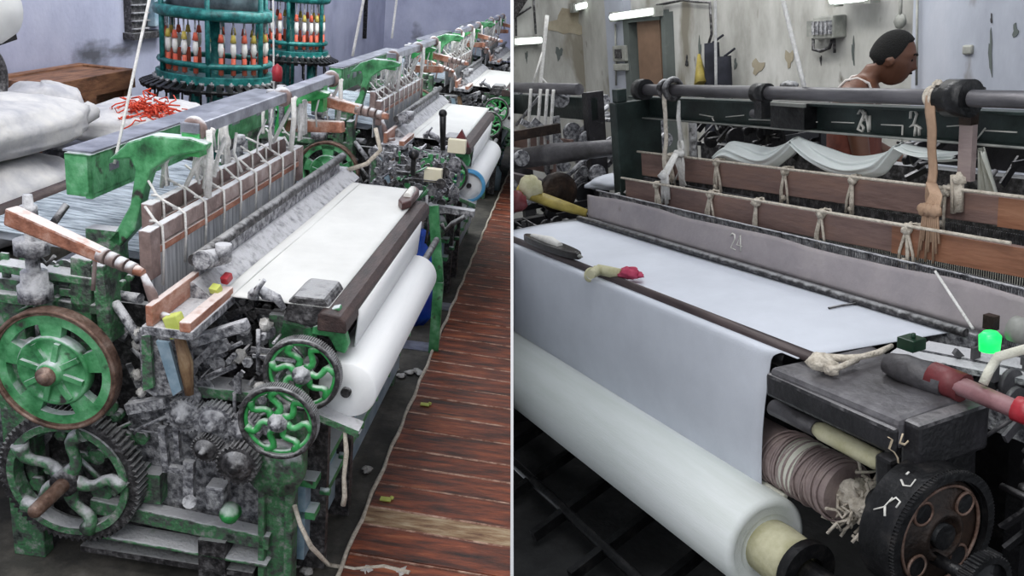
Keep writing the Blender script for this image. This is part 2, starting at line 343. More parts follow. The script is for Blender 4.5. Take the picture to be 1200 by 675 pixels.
class Th:
    """a thing: an Empty at its base; parts are built with MB.build(..., th)"""
    def __init__(s, name, fr, origin, label=None, cat=None, group=None, kind=None):
        s.fr = fr; s.o = Vector(origin); s.name = name
        s.ob = bpy.data.objects.new(name, None); C.objects.link(s.ob); s.ob.empty_display_size = .1
        s.ob.matrix_world = fr.M @ Matrix.Translation(s.o); SIDE[s.ob.name] = fr.side
        for k, v in (('label', label), ('category', cat), ('group', group), ('kind', kind)):
            if v: s.ob[k] = v
def solo(name, mb, m, fr, label=None, cat=None, group=None, kind=None, bevel=0, origin=None):
    """a thing that is one mesh"""
    if origin is None:
        lo = Vector([min(p[i] for p in mb.v) for i in range(3)]); hi = Vector([max(p[i] for p in mb.v) for i in range(3)])
        origin = Vector(((lo.x + hi.x) / 2, (lo.y + hi.y) / 2, lo.z))
    t = Th.__new__(Th); t.fr = fr; t.o = Vector(origin); t.ob = None
    ob = mb.build(name, m, t, None, bevel); ob.matrix_world = fr.M @ Matrix.Translation(t.o); SIDE[ob.name] = fr.side
    for k, v in (('label', label), ('category', cat), ('group', group), ('kind', kind)):
        if v: ob[k] = v
    return ob
def kids(o): return list(o.children)
def copy_tree(o, parent=None, skip=()):
    c = o.copy(); C.objects.link(c); c.parent = parent
    if 'label' in c and parent is None: del c['label']
    for ch in kids(o):
        if ch.name.split('.')[0] in skip: continue
        copy_tree(ch, c, skip)
    return c
def copy_thing(t, off, label, skip=(), group=None, rotz=0):
    c = copy_tree(t.ob, None, skip); n = Th.__new__(Th); n.fr = t.fr; n.o = t.o + Vector(off); n.ob = c
    c.matrix_world = t.fr.M @ Matrix.Translation(n.o) @ Matrix.Rotation(rotz, 4, 'Z'); c['label'] = label; SIDE[c.name] = t.fr.side
    if group: c['group'] = group
    return n
def sag(a, b, n=8, dip=.05, jit=0, seed=1):
    a, b = Vector(a), Vector(b); r = random.Random(seed)
    return [a.lerp(b, i / n) + Vector((r.uniform(-jit, jit), r.uniform(-jit, jit), r.uniform(-jit, jit) - dip * 4 * (i / n) * (1 - i / n))) for i in range(n + 1)]
def clutter(mb, lo, hi, n, seed, s=.02, kinds='rbnp'):
    """small linkages: rods, levers, nuts, plates inside a region"""
    r = random.Random(seed); lo, hi = Vector(lo), Vector(hi); d = hi - lo
    for i in range(n):
        p = lo + Vector((r.random() * d.x, r.random() * d.y, r.random() * d.z)); k = r.choice(kinds)
        dr = r.choice([Vector((1, 0, 0)), Vector((0, 1, 0)), Vector((0, 0, 1)), Vector((0, .7, .7)), Vector((.5, .5, -.7)), Vector((0, .8, -.5))])
        L_ = r.uniform(2, 7) * s; q = p + dr * L_
        q = Vector([min(max(q[j], lo[j] - s), hi[j] + s) for j in range(3)])
        if (q - p).length < s * .7: q = p + Vector((0, 0, -s))
        if k == 'r': mb.tube([p, q], s * r.uniform(.15, .35), 7)
        elif k == 'b': mb.bar(p, q, s * r.uniform(.5, 1.1), s * r.uniform(.25, .5), up=(1, 0, 0))
        elif k == 'n': mb.cyl(p, p + Vector((s * r.uniform(.5, 1), 0, 0)), s * r.uniform(.4, .9), 6)
        else: mb.cyl(p, p + Vector((s * .5, 0, 0)), s * r.uniform(.8, 1.6), 14)
    return mb
# ================================================================ the partition between the two halls
pt = MB().box(-.0029, .0029, 1.72, 18.0, 0.0, 4.6)
me = bpy.data.meshes.new('wall_partition'); me.from_pydata([tuple(p) for p in pt.v], [], pt.f); me.materials.append(MATS['partition_white'])
po = bpy.data.objects.new('wall_partition', me); C.objects.link(po); po['kind'] = 'structure'
po['label'] = 'thin white partition seen end-on between the two halls'

# ================================================================ LEFT HALL
P = FL.P
solo('floor', MB().box(-.5, 17, -.2, 4.3, FLOOR - .1, FLOOR), 'concrete_left', FL, 'dark grimy concrete floor of the left hall', kind='structure')
# boarded walkway: the edge runs at Y = .57
fb = MB(); seam = MB(); pale = MB(); xs = 1.75; r = random.Random(3)
edge = .565; k = 0
ws = [.17, .13, .15, .12, .15, .17, .11, .16, .14, .13, .17, .15]
SK = -.055     # the boards lie slightly askew
while xs < 15:
    wd = ws[k % 12] * (1 if xs < 5 else 1.25)
    tgt = pale if k == 6 else fb
    z = FLOOR + .012 + r.uniform(0, .006)
    a, b = edge + r.uniform(-.004, .004), -1.2
    sk = (a - b) * SK
    tgt.hexa([(xs, a, FLOOR), (xs + wd - .012, a, FLOOR), (xs + wd - .012 + sk, b, FLOOR), (xs + sk, b, FLOOR),
             (xs, a, z), (xs + wd - .012, a, z), (xs + wd - .012 + sk, b, z), (xs + sk, b, z)])
    q = xs + wd - .012; zz = FLOOR + .0165
    seam.hexa([(q, a, FLOOR), (q + .012, a, FLOOR), (q + .012 + sk, b, FLOOR), (q + sk, b, FLOOR), (q, a, zz), (q + .012, a, zz), (q + .012 + sk, b, zz), (q + sk, b, zz)] if k % 3 != 1 else
              [(q + .002, a, FLOOR), (q + .009, a, FLOOR), (q + .009 + sk, b, FLOOR), (q + .002 + sk, b, FLOOR), (q + .002, a, zz), (q + .009, a, zz), (q + .009 + sk, b, zz), (q + .002 + sk, b, zz)])
    xs += wd; k += 1
rt = Th('floor_boards', FL, (3, 0, FLOOR), 'red-brown boarded walkway with pale gaps beside the looms', kind='structure')
fb.build('boards', 'floor_wood', rt); pale.build('worn_board', 'pale_wood', rt, label='board worn pale'); seam.build('gap_filling', 'seam_lint', rt)
t_ = MB(); t_.tube([(1.75 + i * .09, edge + .006 + .004 * math.sin(i * 1.7), FLOOR + .016) for i in range(140)], [.006 + .003 * abs(math.sin(i * 2.3)) for i in range(140)], 6)
t_.build('edge_cord', 'rope', rt)
# pale patches on the concrete by the boards
for i, (x0, y0, x1, y1) in enumerate([(497, 228 + 0, 522, 235), (468, 404, 508, 418), (497, 357, 524, 371)][1:]):
    a, b = P(x0, y0, 'Z', FLOOR), P(x1, y1, 'Z', FLOOR)
    solo('floor_tile', MB().box(a.x - .05, a.x + .06, b.y, a.y + .1, FLOOR, FLOOR + .006), 'drum_grey', FL,
         ['pale bare floor patch nearer the camera, between roll and boards', 'pale bare floor patch farther off, beside the blue bag'][i], 'floor patch')
# walls
LW = 3.55
solo('wall_left', MB().box(-.5, 17, LW, LW + .15, FLOOR, 2.6), 'wall_lavender', FL, 'lavender-blue plastered wall behind the machines', kind='structure')
solo('wall_back', MB().box(16.5, 16.65, -.5, LW, FLOOR, 2.6), 'wall_lavender', FL, 'far lavender end wall of the left hall', kind='structure')
# stain on the wall (soot)
wo_ = Vector((8.25, LW + .075, FLOOR)); c = P(108, 66, 'Y', LW); stain('wall_lavender', c - wo_, .34, .14, (58, 58, 62))
c = P(140, 60, 'Y', LW); stain('wall_lavender', c - wo_, .30, .07, (84, 84, 90))
# dark louvred vent box with pale casing
a = P(146, 38, 'Y', LW); b = P(165, 38, 'Y', LW); c = P(184, 34, 'Y', LW)
vt = Th('wall_vent', FL, (a.x, LW, a.z), 'dark louvred window in a pale casing high on the lavender wall', 'vent')
MB().box(a.x, b.x, LW - .06, LW, a.z, a.z + .9).build('opening', 'steel_dark', vt)
m = MB()
for i in range(14): m.bar((a.x, LW - .07, a.z + .03 + i * .06), (b.x, LW - .07, a.z + .03 + i * .06), .03, .008)
m.build('louvres', 'steel_dusty', vt)
MB().box(b.x + .02, c.x, LW - .12, LW, a.z + .04, a.z + .9).build('casing', 'cyan_tube', vt, bevel=.01)
MB().box(a.x - .03, c.x, LW - .09, LW, a.z - .05, a.z).build('sill', 'steel_dark', vt)
# conduit and wall pipe
a = P(425, 45, 'Y', LW); b = P(423, -20, 'Y', LW); c = P(398, 2, 'Y', LW)
m = MB(); m.tube([(a.x, LW - .03, a.z), (a.x, LW - .03, .3), (a.x - .15, LW - .03, .34), (a.x - 2.0, LW - .03, .36)], .035, 8)
solo('wall_conduit', m, 'steel_dark', FL, 'dark bent conduit pipe running up the lavender wall', 'pipe')

# wooden crate
def crate():
    a = P(55, 99, 'Y', 3.15); b = P(148, 106, 'Y', 3.15)
    x0, x1 = a.x, b.x; zt = a.z; y0 = 3.15; y1 = 3.5
    t = Th('wooden_crate', FL, ((x0 + x1) / 2, 3.3, FLOOR), 'open brown wooden crate against the lavender wall', 'crate')
    for (X, Y) in ((x0, y0), (x1 - .02, y0), (x0, y1), (x1 - .02, y1)): MB().box(X, X + .1, Y, Y + .08, FLOOR, zt - .005).build('post', 'crate_wood', t, bevel=.004)
    for (A, B) in (((x0, y0), (x1 + .08, y0)), ((x0, y1), (x1 + .08, y1)), ((x0, y0), (x0, y1)), ((x1 + .05, y0), (x1 + .05, y1))):
        MB().bar((A[0], A[1], zt - .06), (B[0], B[1], zt - .06), .06, .13).build('rim_rail', 'crate_wood', t, bevel=.004)
    MB().bar((x0 + .45 * (x1 - x0), y0 - .015, zt - .1), (x0 + .45 * (x1 - x0), y0 - .015, FLOOR), .03, .14, up=(1, 0, 0)).build('brace', 'crate_wood', t)
    MB().box(x0 + .05, x1, y1 - .06, y1 - .03, FLOOR, zt - .1).build('back_panel', 'crate_wood', t)
    MB().box(x0 + .5 * (x1 - x0), x1, y0 + .02, y0 + .05, FLOOR + .1, zt - .1).build('front_panel', 'crate_wood', t)
    MB().box(x0, x1, y0, y1, FLOOR + .1, FLOOR + .14).build('bottom', 'crate_wood', t)
    # long side wing towards the left edge of the frame
    q = P(-12, 112, 'Y', 3.3); MB().bar((q.x, 3.3, q.z - .06), (x0 + .03, 3.2, zt - .06), .08, .12).build('side_rail', 'crate_wood', t); MB().box(x0, x1, y0 + .05, y1, zt - .02, zt - .008).build('top_board', 'crate_wood', t); MB().box(x0 - .5, x0 + .45 * (x1 - x0), y0 + .2, y0 + .24, FLOOR, zt - .13).build('opening_shade', 'steel_oily', t)  # the last, oily-dark sheet stands for the shade inside the crate's opening
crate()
def sack(name, cx, cy, zb, lx, ly, h, seed, label, m='sack_cloth', group='white cloth sacks by the wall', knot=None):
    rnd = random.Random(seed); ph = [rnd.uniform(0, 6) for _ in range(6)]; mb = MB(); n, M = 18, 32; vs = []
    for i in range(n + 1):
        th = PI * i / n
        for k in range(M):
            a = 2 * PI * k / M; s_, c_ = math.sin(th), math.cos(th)
            e = .62; X = math.copysign(abs(math.cos(a)) ** e, math.cos(a)) * s_ ** .7; Y = math.copysign(abs(math.sin(a)) ** e, math.sin(a)) * s_ ** .7; Z = math.copysign(abs(c_) ** .8, c_)
            q = 1 + .05 * math.sin(3 * a + ph[0] + 2 * th) + .035 * math.sin(7 * a + ph[1]) * s_ + .03 * math.sin(9 * th + ph[2] + 2 * a) + .018 * math.sin(16 * a + 7 * th + ph[3]) * s_
            vs.append((cx + X * lx / 2 * q, cy + Y * ly / 2 * q, zb + h / 2 + Z * h / 2 * (q if Z > 0 else .98)))
    mb.add(vs, [(i * M + k, (i + 1) * M + k, (i + 1) * M + (k + 1) % M, i * M + (k + 1) % M) for i in range(n) for k in range(M)], True)
    t = Th(name, FL, (cx, cy, zb), label, 'sack', group)
    mb.build('bag', m, t)
    if knot:
        kb = MB(); kx, ky, kz = knot
        kb.tube([(kx, ky, kz), (kx + .05, ky - .03, kz - .01), (kx + .1, ky - .05, kz + .03), (kx + .14, ky - .05, kz + .02)], [.07, .03, .045, .02], 8)
        kb.build('tied_neck', m, t)
    return t
sY = 2.2
a = P(0, 178, 'Y', sY); b = P(93, 150, 'Y', sY); zt = P(30, 118, 'Y', sY).z
zm = (a.z + P(80, 178, 'Y', sY).z) / 2
xl, xr = a.x - .35, b.x
hh = zt - zm
sack('cloth_sack', (xl + xr) / 2, sY + .12, zm, xr - xl, .5, hh + .0, 1, 'plump cream-white cloth sack, upper of the two stacked at the left edge', knot=(xr - .08, sY + .0, zm + .10))
zl = P(0, 250, 'Y', sY).z; xr2 = P(78, 200, 'Y', sY).x
h2 = zm - (zl - .15)
sack('cloth_sack', (xl + xr2) / 2, sY + .12, zm - h2 + .004, xr2 - xl, .55, h2, 2, 'greyish white cloth sack, lower of the two stacked at the left edge')
zb = zm - h2 + .004
m = MB().box(xl - .1, xr - .1, sY - .15, sY + .38, FLOOR, zb); solo('low_platform', m, 'concrete_left', FL, 'dark low platform under the stacked white sacks', 'platform')
# sack with the red yarn waste
a = P(115, 165, 'Y', 2.15); b = P(225, 165, 'Y', 2.15); zt = P(170, 124, 'Y', 2.15).z
tp = Th('yarn_bin', FL, ((a.x + b.x) / 2, 2.4, FLOOR), 'dark box stand under the sack of red yarn waste', 'stand')
MB().box(a.x + .12, b.x - .05, 2.0, 2.5, FLOOR, a.z - .085).build('box', 'steel_dark', tp, bevel=.01)
sack('open_sack', (a.x + b.x) / 2 + .03, 2.22, a.z - .08, b.x - a.x - .06, .5, zt - a.z + .08, 5, 'open white plastic sack holding red yarn waste, beside the crate', group='open white sacks')
sack('open_sack', a.x + .16, 2.50, a.z - .06, .34, .30, zt - a.z + .17, 8, 'small upright white sack flap beside the red yarn waste', group='open white sacks')
m = MB(); rnd = random.Random(9); c = P(163, 136, 'Y', 2.15)
for i in range(260):
    p = Vector((c.x + rnd.gauss(0, .07), 2.12 + rnd.uniform(-.10, .08), c.z + rnd.gauss(0, .03) + .01)); pts = [p]
    for k in range(5): pts.append(pts[-1] + Vector((rnd.uniform(-.05, .05), rnd.uniform(-.04, .04), rnd.uniform(-.022, .02))))
    m.tube(pts, .0038, 4)
for i in range(5): m.blob((c.x - .08 + i * .04, 2.13, c.z - .0), .055, i, .5, 10, (1, 1, .5))
solo('red_yarn_waste', m, 'red_yarn', FL, 'tangle of red yarn waste lying on the open white sack', 'yarn', kind='stuff')
# partly seen white fan housing at the upper left
c = P(-26, 70, 'Y', 2.5)
f = Th('desk_fan', FL, c, 'partly seen white fan with black band at the left edge', 'fan')
m = MB(); m.lathe(c + Vector((0, .1, .0)), (0, -1, .1), [(0, 0), (0, .10), (.06, .13), (.12, .11), (.14, 0)], 20); m.build('motor', 'white_cloth', f)
m = MB(); m.torus(c + Vector((0, -.02, -.08)), (0, -1, 0), .13, .02); m.build('guard', 'steel_dark', f)
c2 = P(-22, 10, 'Y', 2.5); m = MB(); m.lathe(c2, (0, -1, 0), [(0, 0), (0, .12), (.06, .14), (.12, .1), (.13, 0)], 18); m.build('shade', 'white_cloth', f)
m = MB(); m.bar(c2 + Vector((-.03, 0, -.12)), c2 + Vector((.12, -.02, -.09)), .1, .07); m.build('black_band', 'black_lacquer', f)
m = MB(); m.tube([c2, c2 + Vector((0, .3, .1)), (c2.x, LW - .05, c2.z + .1)], .02); m.tube([c, c + Vector((-.05, .3, .2)), (c2.x, LW - .05, c2.z)], .015); m.build('bracket', 'steel_dark', f)

# ---------------------------------------------------------------- round braiding machines
def braider(cx, cy, R, ztab, ztop, label, seed, n=26):
    t = Th('braiding_machine', FL, (cx, cy, FLOOR), label, 'braiding machine', 'teal braiding machines')
    o = Vector((cx, cy, 0))
    m = MB(); m.ring((cx, cy, ztab - .03), (0, 0, 1), R * .45, R, .06, 48); m.build('table_ring', 'teal_paint', t, bevel=.004)
    m = MB(); N_ = 40
    for i in range(N_):
        a = 2 * PI * i / N_; m.cyl((cx + math.cos(a) * R * 1.02, cy + math.sin(a) * R * 1.02, ztab - .05), (cx + math.cos(a) * R * 1.02, cy + math.sin(a) * R * 1.02, ztab - .01), R * .045, 8)
    m.build('rim_studs', 'steel_dark', t)
    m = MB(); m.torus((cx, cy, ztab - .06), (0, 0, 1), R * 1.2, R * .035, 44, 6)
    for i in range(44): a = 2 * PI * i / 44; m.bar((cx + math.cos(a) * R, cy + math.sin(a) * R, ztab - .03), (cx + math.cos(a) * R * 1.26, cy + math.sin(a) * R * 1.26, ztab - .07), .035, .03)
    m.build('outer_rim', 'steel_oily', t)
    zb = ztab - .0
    for i in range(5):
        a = 2 * PI * i / 5 + .5; x, y = cx + math.cos(a) * R * .72, cy + math.sin(a) * R * .72
        m = MB(); m.tube([(x, y, FLOOR), (x, y, ztab)], .035, 12); m.tube([(x, y, FLOOR), (x, y, FLOOR + .03)], .06, 12); m.build('leg', 'teal_paint', t)
    for i in range(6):
        a = 2 * PI * i / 6 + .25; x, y = cx + math.cos(a) * R * .93, cy + math.sin(a) * R * .93
        m = MB(); m.tube([(x, y, ztab), (x, y, ztop + .25)], .018, 8); m.build('post', 'teal_paint', t)
    for z in (ztab + .10, ztop):
        m = MB(); m.torus((cx, cy, z), (0, 0, 1), R * .93, .02 if z < ztop else .04, 40); m.build('ring_rail', 'teal_paint', t)
    m = MB(); m.lathe((cx, cy, ztop + .02), (0, 0, 1), [(0, 0), (0, R * .8), (.3, R * .8), (.3, 0)], 32); m.build('drum', 'drum_grey', t)
    m = MB(); m.tube([(cx, cy, FLOOR), (cx, cy, ztop)], R * .12, 12); m.build('column', 'teal_paint', t)
    m = MB(); rnd = random.Random(seed)
    for i in range(20):
        a = 2 * PI * i / 20; m.tube([(cx + math.cos(a) * R, cy + math.sin(a) * R, ztab), (cx + math.cos(a) * R * 1.12, cy + math.sin(a) * R * 1.12, ztab - .12), (cx + math.cos(a) * R * 1.15, cy + math.sin(a) * R * 1.15, ztab - .3)], .008, 5)
    m.build('hooks', 'steel_dark', t)
    for i in range(n):
        a = 2 * PI * i / n; x, y = cx + math.cos(a) * R * .85, cy + math.sin(a) * R * .85; H = ztop - ztab
        m = MB(); m.tube([(x, y, ztab), (x, y, ztab + H * .95)], .006, 5); b = m.build('spindle', 'steel_dusty', t)
        m = MB(); m.lathe((x, y, ztab + H * .10), (0, 0, 1), [(0, 0), (0, .018), (H * .26, .015), (H * .26, 0)], 8); m.build('lower_bobbin', 'thread_red', t, b)
        m = MB(); m.lathe((x, y, ztab + H * .38), (0, 0, 1), [(0, 0), (0, .012), (.04, .021), (H * .20, .017), (H * .21, 0)], 8); m.build('cone', 'thread_white', t, b)
        m = MB(); m.lathe((x, y, ztab + H * .60), (0, 0, 1), [(0, 0), (0, .022), (H * .12, .012), (H * .12, 0)], 8); m.build('upper_bobbin', ('thread_yellow', 'thread_red')[i % 2], t, b)
    return t
def braider_at(px, ytab, ytop, rpx, Y, label, seed):
    c = P(px, ytab, 'Y', Y); zt = P(px, ytop, 'Y', Y).z
    depth = (RL @ np.array(c))[2]; R = rpx * depth / FPX
    braider(c.x, c.y, R, c.z, zt, label, seed)
braider_at(253, 88, 14, 66, 2.55, 'teal round braiding machine with orange and white bobbins, nearer one', 3)
braider_at(340, 60, -4, 44, 2.75, 'teal round braiding machine half hidden behind the nearer one', 4)

# ---------------------------------------------------------------- the looms of the left hall
GX = 2.26                                                  # near side frame
def wheel_basis(c): return Vector(c)
def spoke_curve(c, r0, r1, a0, bend, n=8, yz=True):
    out = []
    for i in range(n + 1):
        t = i / n; r_ = r0 + (r1 - r0) * t; a = a0 + bend * math.sin(t * 2 * PI) / (1 + t) * .9 + bend * .3 * t
        out.append(c + Vector((0, math.cos(a) * r_, math.sin(a) * r_)))
    return out
def loom_left(fr):
    P = fr.P
    t = Th('power_loom', fr, (3.0, .95, FLOOR), 'nearest green power loom, its big gear wheels facing the camera', 'loom', 'green power looms in the left hall')
    # --- side frames
    def side_frame(X, near):
        m = MB()
        Q = lambda x, y: Vector((X, P(x, y, 'X', GX).y, P(x, y, 'X', GX).z))
        def fb(p, q, wd, th=.05, dx=0):
            a, b = Q(*p), Q(*q); a.x += dx; b.x += dx; m.bar(a, b, th, wd, up=(a - b).cross(Vector((1, 0, 0))))
        post = Q(325, 548); foot = Vector((X, post.y - .0, FLOOR))
        m.box(X, X + .03, post.y - .045, post.y + .045, FLOOR, post.z)
        m.box(X - .025, X + .03, post.y + .03, post.y + .05, FLOOR, post.z)
        m.box(X - .025, X + .03, post.y - .055, post.y - .03, FLOOR, post.z)
        m.box(X - .03, X + .03, post.y - .06, post.y + .05, post.z - .02, post.z + .04)
        fb((110, 588), (318, 632), .05); fb((110, 618), (318, 655), .012, .08)
        ly = Q(30, 600).y
        m.box(X, X + .05, ly - .05, ly + .05, FLOOR, -.96)
        fb((0, 345), (135, 362), .03); fb((0, 400), (105, 412), .03)
        fb((100, 412), (100, 300), .06); fb((124, 305), (134, 395), .035, .08, -.01); fb((70, 345), (72, 400), .02); fb((0, 310), (130, 330), .025, .06)
        fb((238, 452), (318, 462), .035, .08); fb((300, 462), (325, 550), .05)
        m.box(X, X + .05, Q(350, 400).y - .02, Q(335, 400).y + .05, Q(350, 560).z, Q(350, 372).z)
        if near: m.build('side_frame', 'green_grime', t, bevel=.004)
        else: m.build('side_frame', 'green_grime', t)
        return post
    side_frame(GX, 1); side_frame(3.78, 0)
    m = MB()
    a, b = P(158, 480, 'X', GX + .05), P(306, 500, 'X', GX + .05); c = P(300, 600, 'X', GX + .05)
    m.prism([P(150, 470, 'X', GX + .05), P(240, 478, 'X', GX + .05), P(318, 520, 'X', GX + .05), P(318, 620, 'X', GX + .05), P(150, 592, 'X', GX + .05)], (.03, 0, 0))
    m.build('gear_plate', 'steel_dusty', t, label='lint-covered grey plate')
    m = MB(); m.box(GX + .1, GX + .13, .62, 1.5, FLOOR + .02, -1.0); m.box(GX + .4, GX + .44, .62, 1.5, FLOOR + .02, -.95); m.build('inner_panel', 'steel_dark', t)
    m = MB(); a = P(235, 628, 'X', GX - .02); b = P(267, 675, 'X', GX - .02); m.box(GX - .04, GX + .05, a.y, b.y, FLOOR, a.z); m.bar(P(100, 636, 'X', GX), P(300, 668, 'X', GX), .06, .02); m.build('foot_block', 'steel_dark', t)
    # --- rails along the loom
    y0 = P(345, 600, 'X', GX).y
    m = MB(); m.box(GX + .04, 3.78, y0 - .02, y0 + .02, -1.76, -1.50); m.build('front_stretcher', 'cyan_tube', t, label='pale blue stretcher plate')
    m = MB()
    for z in (-1.49, -1.60): m.box(GX + .04, 3.78, y0 - .05, y0 + .02, z - .012, z + .012)
    for i in range(7): m.cyl((GX + .1 + i * .22, y0 - .05, -1.545), (GX + .1 + i * .22, y0 - .08, -1.545), .012, 8)
    m.build('rack_rail', 'green_paint', t)
    m = MB(); m.box(GX, 3.8, 1.75, 1.81, -1.3, -1.2); m.box(GX, 3.8, 1.1, 1.16, -1.6, -1.5); m.build('rear_stretcher', 'green_grime', t)
    m = MB(); m.box(GX, GX + .05, 1.3, 1.85, -1.0, -.93); m.box(3.76, 3.81, 1.3, 1.85, -1.0, -.93); m.box(GX, GX + .05, 1.76, 1.82, FLOOR, -.93); m.box(3.76, 3.81, 1.76, 1.82, FLOOR, -.93); m.build('rear_frame', 'green_grime', t)
    # --- big pulley with inner disc
    c = P(62, 435, 'X', 2.12); Ra = P(-12, 435, 'X', 2.12).y - c.y; Ra = abs(Ra) * .985
    m = MB(); m.ring(c, (1, 0, 0), Ra * .91, Ra, .034, 72); m.torus(c, (1, 0, 0), Ra * .97, .006, 64); pw = m.build('pulley_wheel', 'rust_rim', t, label='large pulley wheel with rust-brown rim')
    m = MB(); m.ring(c + Vector((.005, 0, 0)), (1, 0, 0), Ra * .76, Ra * .91, .026, 72)
    for i in range(5):
        a = i * 2 * PI / 5 + .3; d = Vector((0, math.cos(a), math.sin(a))); m.bar(c + d * Ra * .5 + Vector((.02, 0, 0)), c + d * Ra * .86 + Vector((.02, 0, 0)), .03, Ra * .28, up=d.cross(Vector((1, 0, 0))), h2=Ra * .42)
    m.build('web', 'green_paint', t, pw)
    m = MB(); m.lathe(c + Vector((.03, 0, 0)), (-1, 0, 0), [(0, 0), (0, Ra * .57), (.03, Ra * .57), (.036, Ra * .54), (.03, Ra * .5), (.03, Ra * .2), (.055, Ra * .19), (.06, Ra * .16), (.06, 0)], 48)
    for i in range(8):
        a = i * PI / 4 + .25; d = Vector((0, math.cos(a), math.sin(a))); m.bar(c + d * Ra * .18 - Vector((.006, 0, 0)), c + d * Ra * .5 - Vector((.006, 0, 0)), .012, .014, up=d.cross(Vector((1, 0, 0))))
    m.build('inner_disc', 'green_paint', t, pw)
    m = MB(); m.lathe(c - Vector((.02, 0, 0)), (-1, 0, 0), [(0, .026), (.022, .026), (.022, .014), (.036, .014), (.036, 0)], 16); m.build('hub', 'rust_rim', t, pw)
    # --- big gear below
    X = 2.2; c = P(80, 562, 'X', X); Rb = abs(P(-1, 562, 'X', X).y - c.y)
    m = MB(); m.ring(c, (1, 0, 0), Rb * .80, Rb, .06, teeth=72, td=.010); gw = m.build('gear_wheel', 'steel_dark', t, label='large toothed gear wheel')
    m = MB(); m.ring(c - Vector((.008, 0, 0)), (1, 0, 0), Rb * .76, Rb * .86, .05, 64)
    for i in range(5):
        a = i * 2 * PI / 5 + .55
        m.tube([p - Vector((.004, 0, 0)) for p in spoke_curve(c, .02, Rb * .8, a, .30)], [.026 - .010 * math.sin(PI * k / 8) for k in range(9)], 8, flat=1)
    m.build('curved_spokes', 'green_grime', t, gw)
    m = MB(); m.lathe(c + Vector((.02, 0, 0)), (-1, 0, 0), [(0, 0), (0, .045), (.05, .04), (.05, .025), (.05, 0)], 18); m.build('hub', 'steel_dark', t, gw)
    m = MB(); m.lathe(c, (-1, 0, 0), [(0, .022), (.17, .02), (.18, .014), (.18, 0)], 14); m.build('shaft_end', 'rust_rim', t, gw, label='rusty shaft end')
    # --- two handwheels with S spokes
    for (px, py, rp, X, mt, teeth, a0) in ((353, 440, 46, 2.16, 'steel_dark', 104, .2), (325, 496, 47, 2.08, 'steel_dark', 110, .5)):
        c = P(px, py, 'X', X); Rc = abs(P(px + rp, py, 'X', X).y - c.y)
        m = MB(); m.ring(c, (1, 0, 0), Rc * .86, Rc, .030, teeth=teeth, td=.003); m.torus(c, (1, 0, 0), Rc * .93, .007, 56); hw = m.build('take_up_wheel', mt, t)
        m = MB(); m.torus(c + Vector((.01, 0, 0)), (1, 0, 0), Rc * .83, .006, 48)
        for i in range(7):
            m.tube(spoke_curve(c + Vector((.01, 0, 0)), Rc * .2, Rc * .86, a0 + i * 2 * PI / 7, .38), [.0115, .010, .009, .009, .009, .009, .010, .011, .012], 8)
        m.build('curved_spokes', 'green_bright', t, hw, label='bright green S-shaped spokes')
        m = MB(); m.lathe(c + Vector((.02, 0, 0)), (-1, 0, 0), [(0, 0), (0, Rc * .27), (.025, Rc * .24), (.03, Rc * .13), (.045, Rc * .12), (.045, 0)], 20); m.build('hub', 'steel_dusty', t, hw)
        m = MB(); m.cyl(c, (GX, c.y, c.z), .02, 12); m.build('axle', 'steel_dark', t, hw)
    c = P(325, 545, 'X', 2.2); m = MB(); m.lathe(c, (-1, 0, 0), [(0, 0), (0, .085), (.03, .085), (.03, 0)], 28); m.build('lower_rim', 'green_grime', t)
    # --- small lint-coated gears
    for i, (px, py, rp, X) in enumerate(((240, 527, 17, 2.13), (277, 546, 25, 2.12), (250, 497, 24, 2.17), (215, 488, 22, 2.19), (285, 505, 20, 2.18))):
        c = P(px, py, 'X', X); Rg = abs(P(px + rp, py, 'X', X).y - c.y)
        m = MB(); m.ring(c, (1, 0, 0), Rg * .2, Rg, .04, teeth=26, td=.006); m.lathe(c, (-1, 0, 0), [(0, Rg * .75), (.012, Rg * .6), (.014, Rg * .25), (.03, Rg * .2), (.03, 0)], 20)
        g = m.build('pinion', 'steel_dark' if i < 2 else 'steel_dusty', t); m = MB(); m.cyl(c, (GX + .05, c.y, c.z), .014, 10); m.build('axle', 'steel_dark', t, g)
    # hanging levers beneath the gears
    m = MB()
    m.bar(P(222, 540, 'X', 2.2), P(222, 590, 'X', 2.2), .02, .03); m.cyl(P(222, 588, 'X', 2.2), P(222, 588, 'X', 2.16), .02, 12)
    m.bar(P(190, 500, 'X', 2.2), P(196, 552, 'X', 2.2), .02, .02); m.bar(P(196, 548, 'X', 2.2), P(225, 552, 'X', 2.2), .02, .018); m.bar(P(207, 500, 'X', 2.2), P(209, 535, 'X', 2.2), .02, .015)
    m.bar(P(195, 470, 'X', 2.18), P(150, 478, 'X', 2.18), .03, .03); m.build('hanging_lever', 'steel_dusty', t)
    m = MB(); c = P(272, 598, 'X', 2.2); m.lathe(c, (-1, 0, 0), [(0, 0), (0, .03), (.03, .028), (.05, .01), (.05, 0)], 16); m.build('foot_cap', 'green_bright', t)
    m = MB(); m.box(2.2, 2.26, P(240, 575, 'X', 2.2).y, P(262, 575, 'X', 2.2).y, P(250, 600, 'X', 2.2).z, P(250, 572, 'X', 2.2).z); m.build('small_box', 'steel_dusty', t, bevel=.006)
    # --- bracket at the roll and grey end box
    m = MB(); pts = [P(*q, 'X', 2.24) for q in ((388, 362), (397, 360), (408, 405), (404, 415), (394, 412), (385, 395), (365, 392), (366, 383), (380, 380))]
    m.prism(pts, (.03, 0, 0)); m.build('roll_bracket', 'green_paint', t, bevel=.004)
    m = MB(); pts = [P(*q, 'X', 2.24) for q in ((345, 346), (380, 350), (386, 360), (383, 373), (366, 385), (330, 376), (338, 352))]
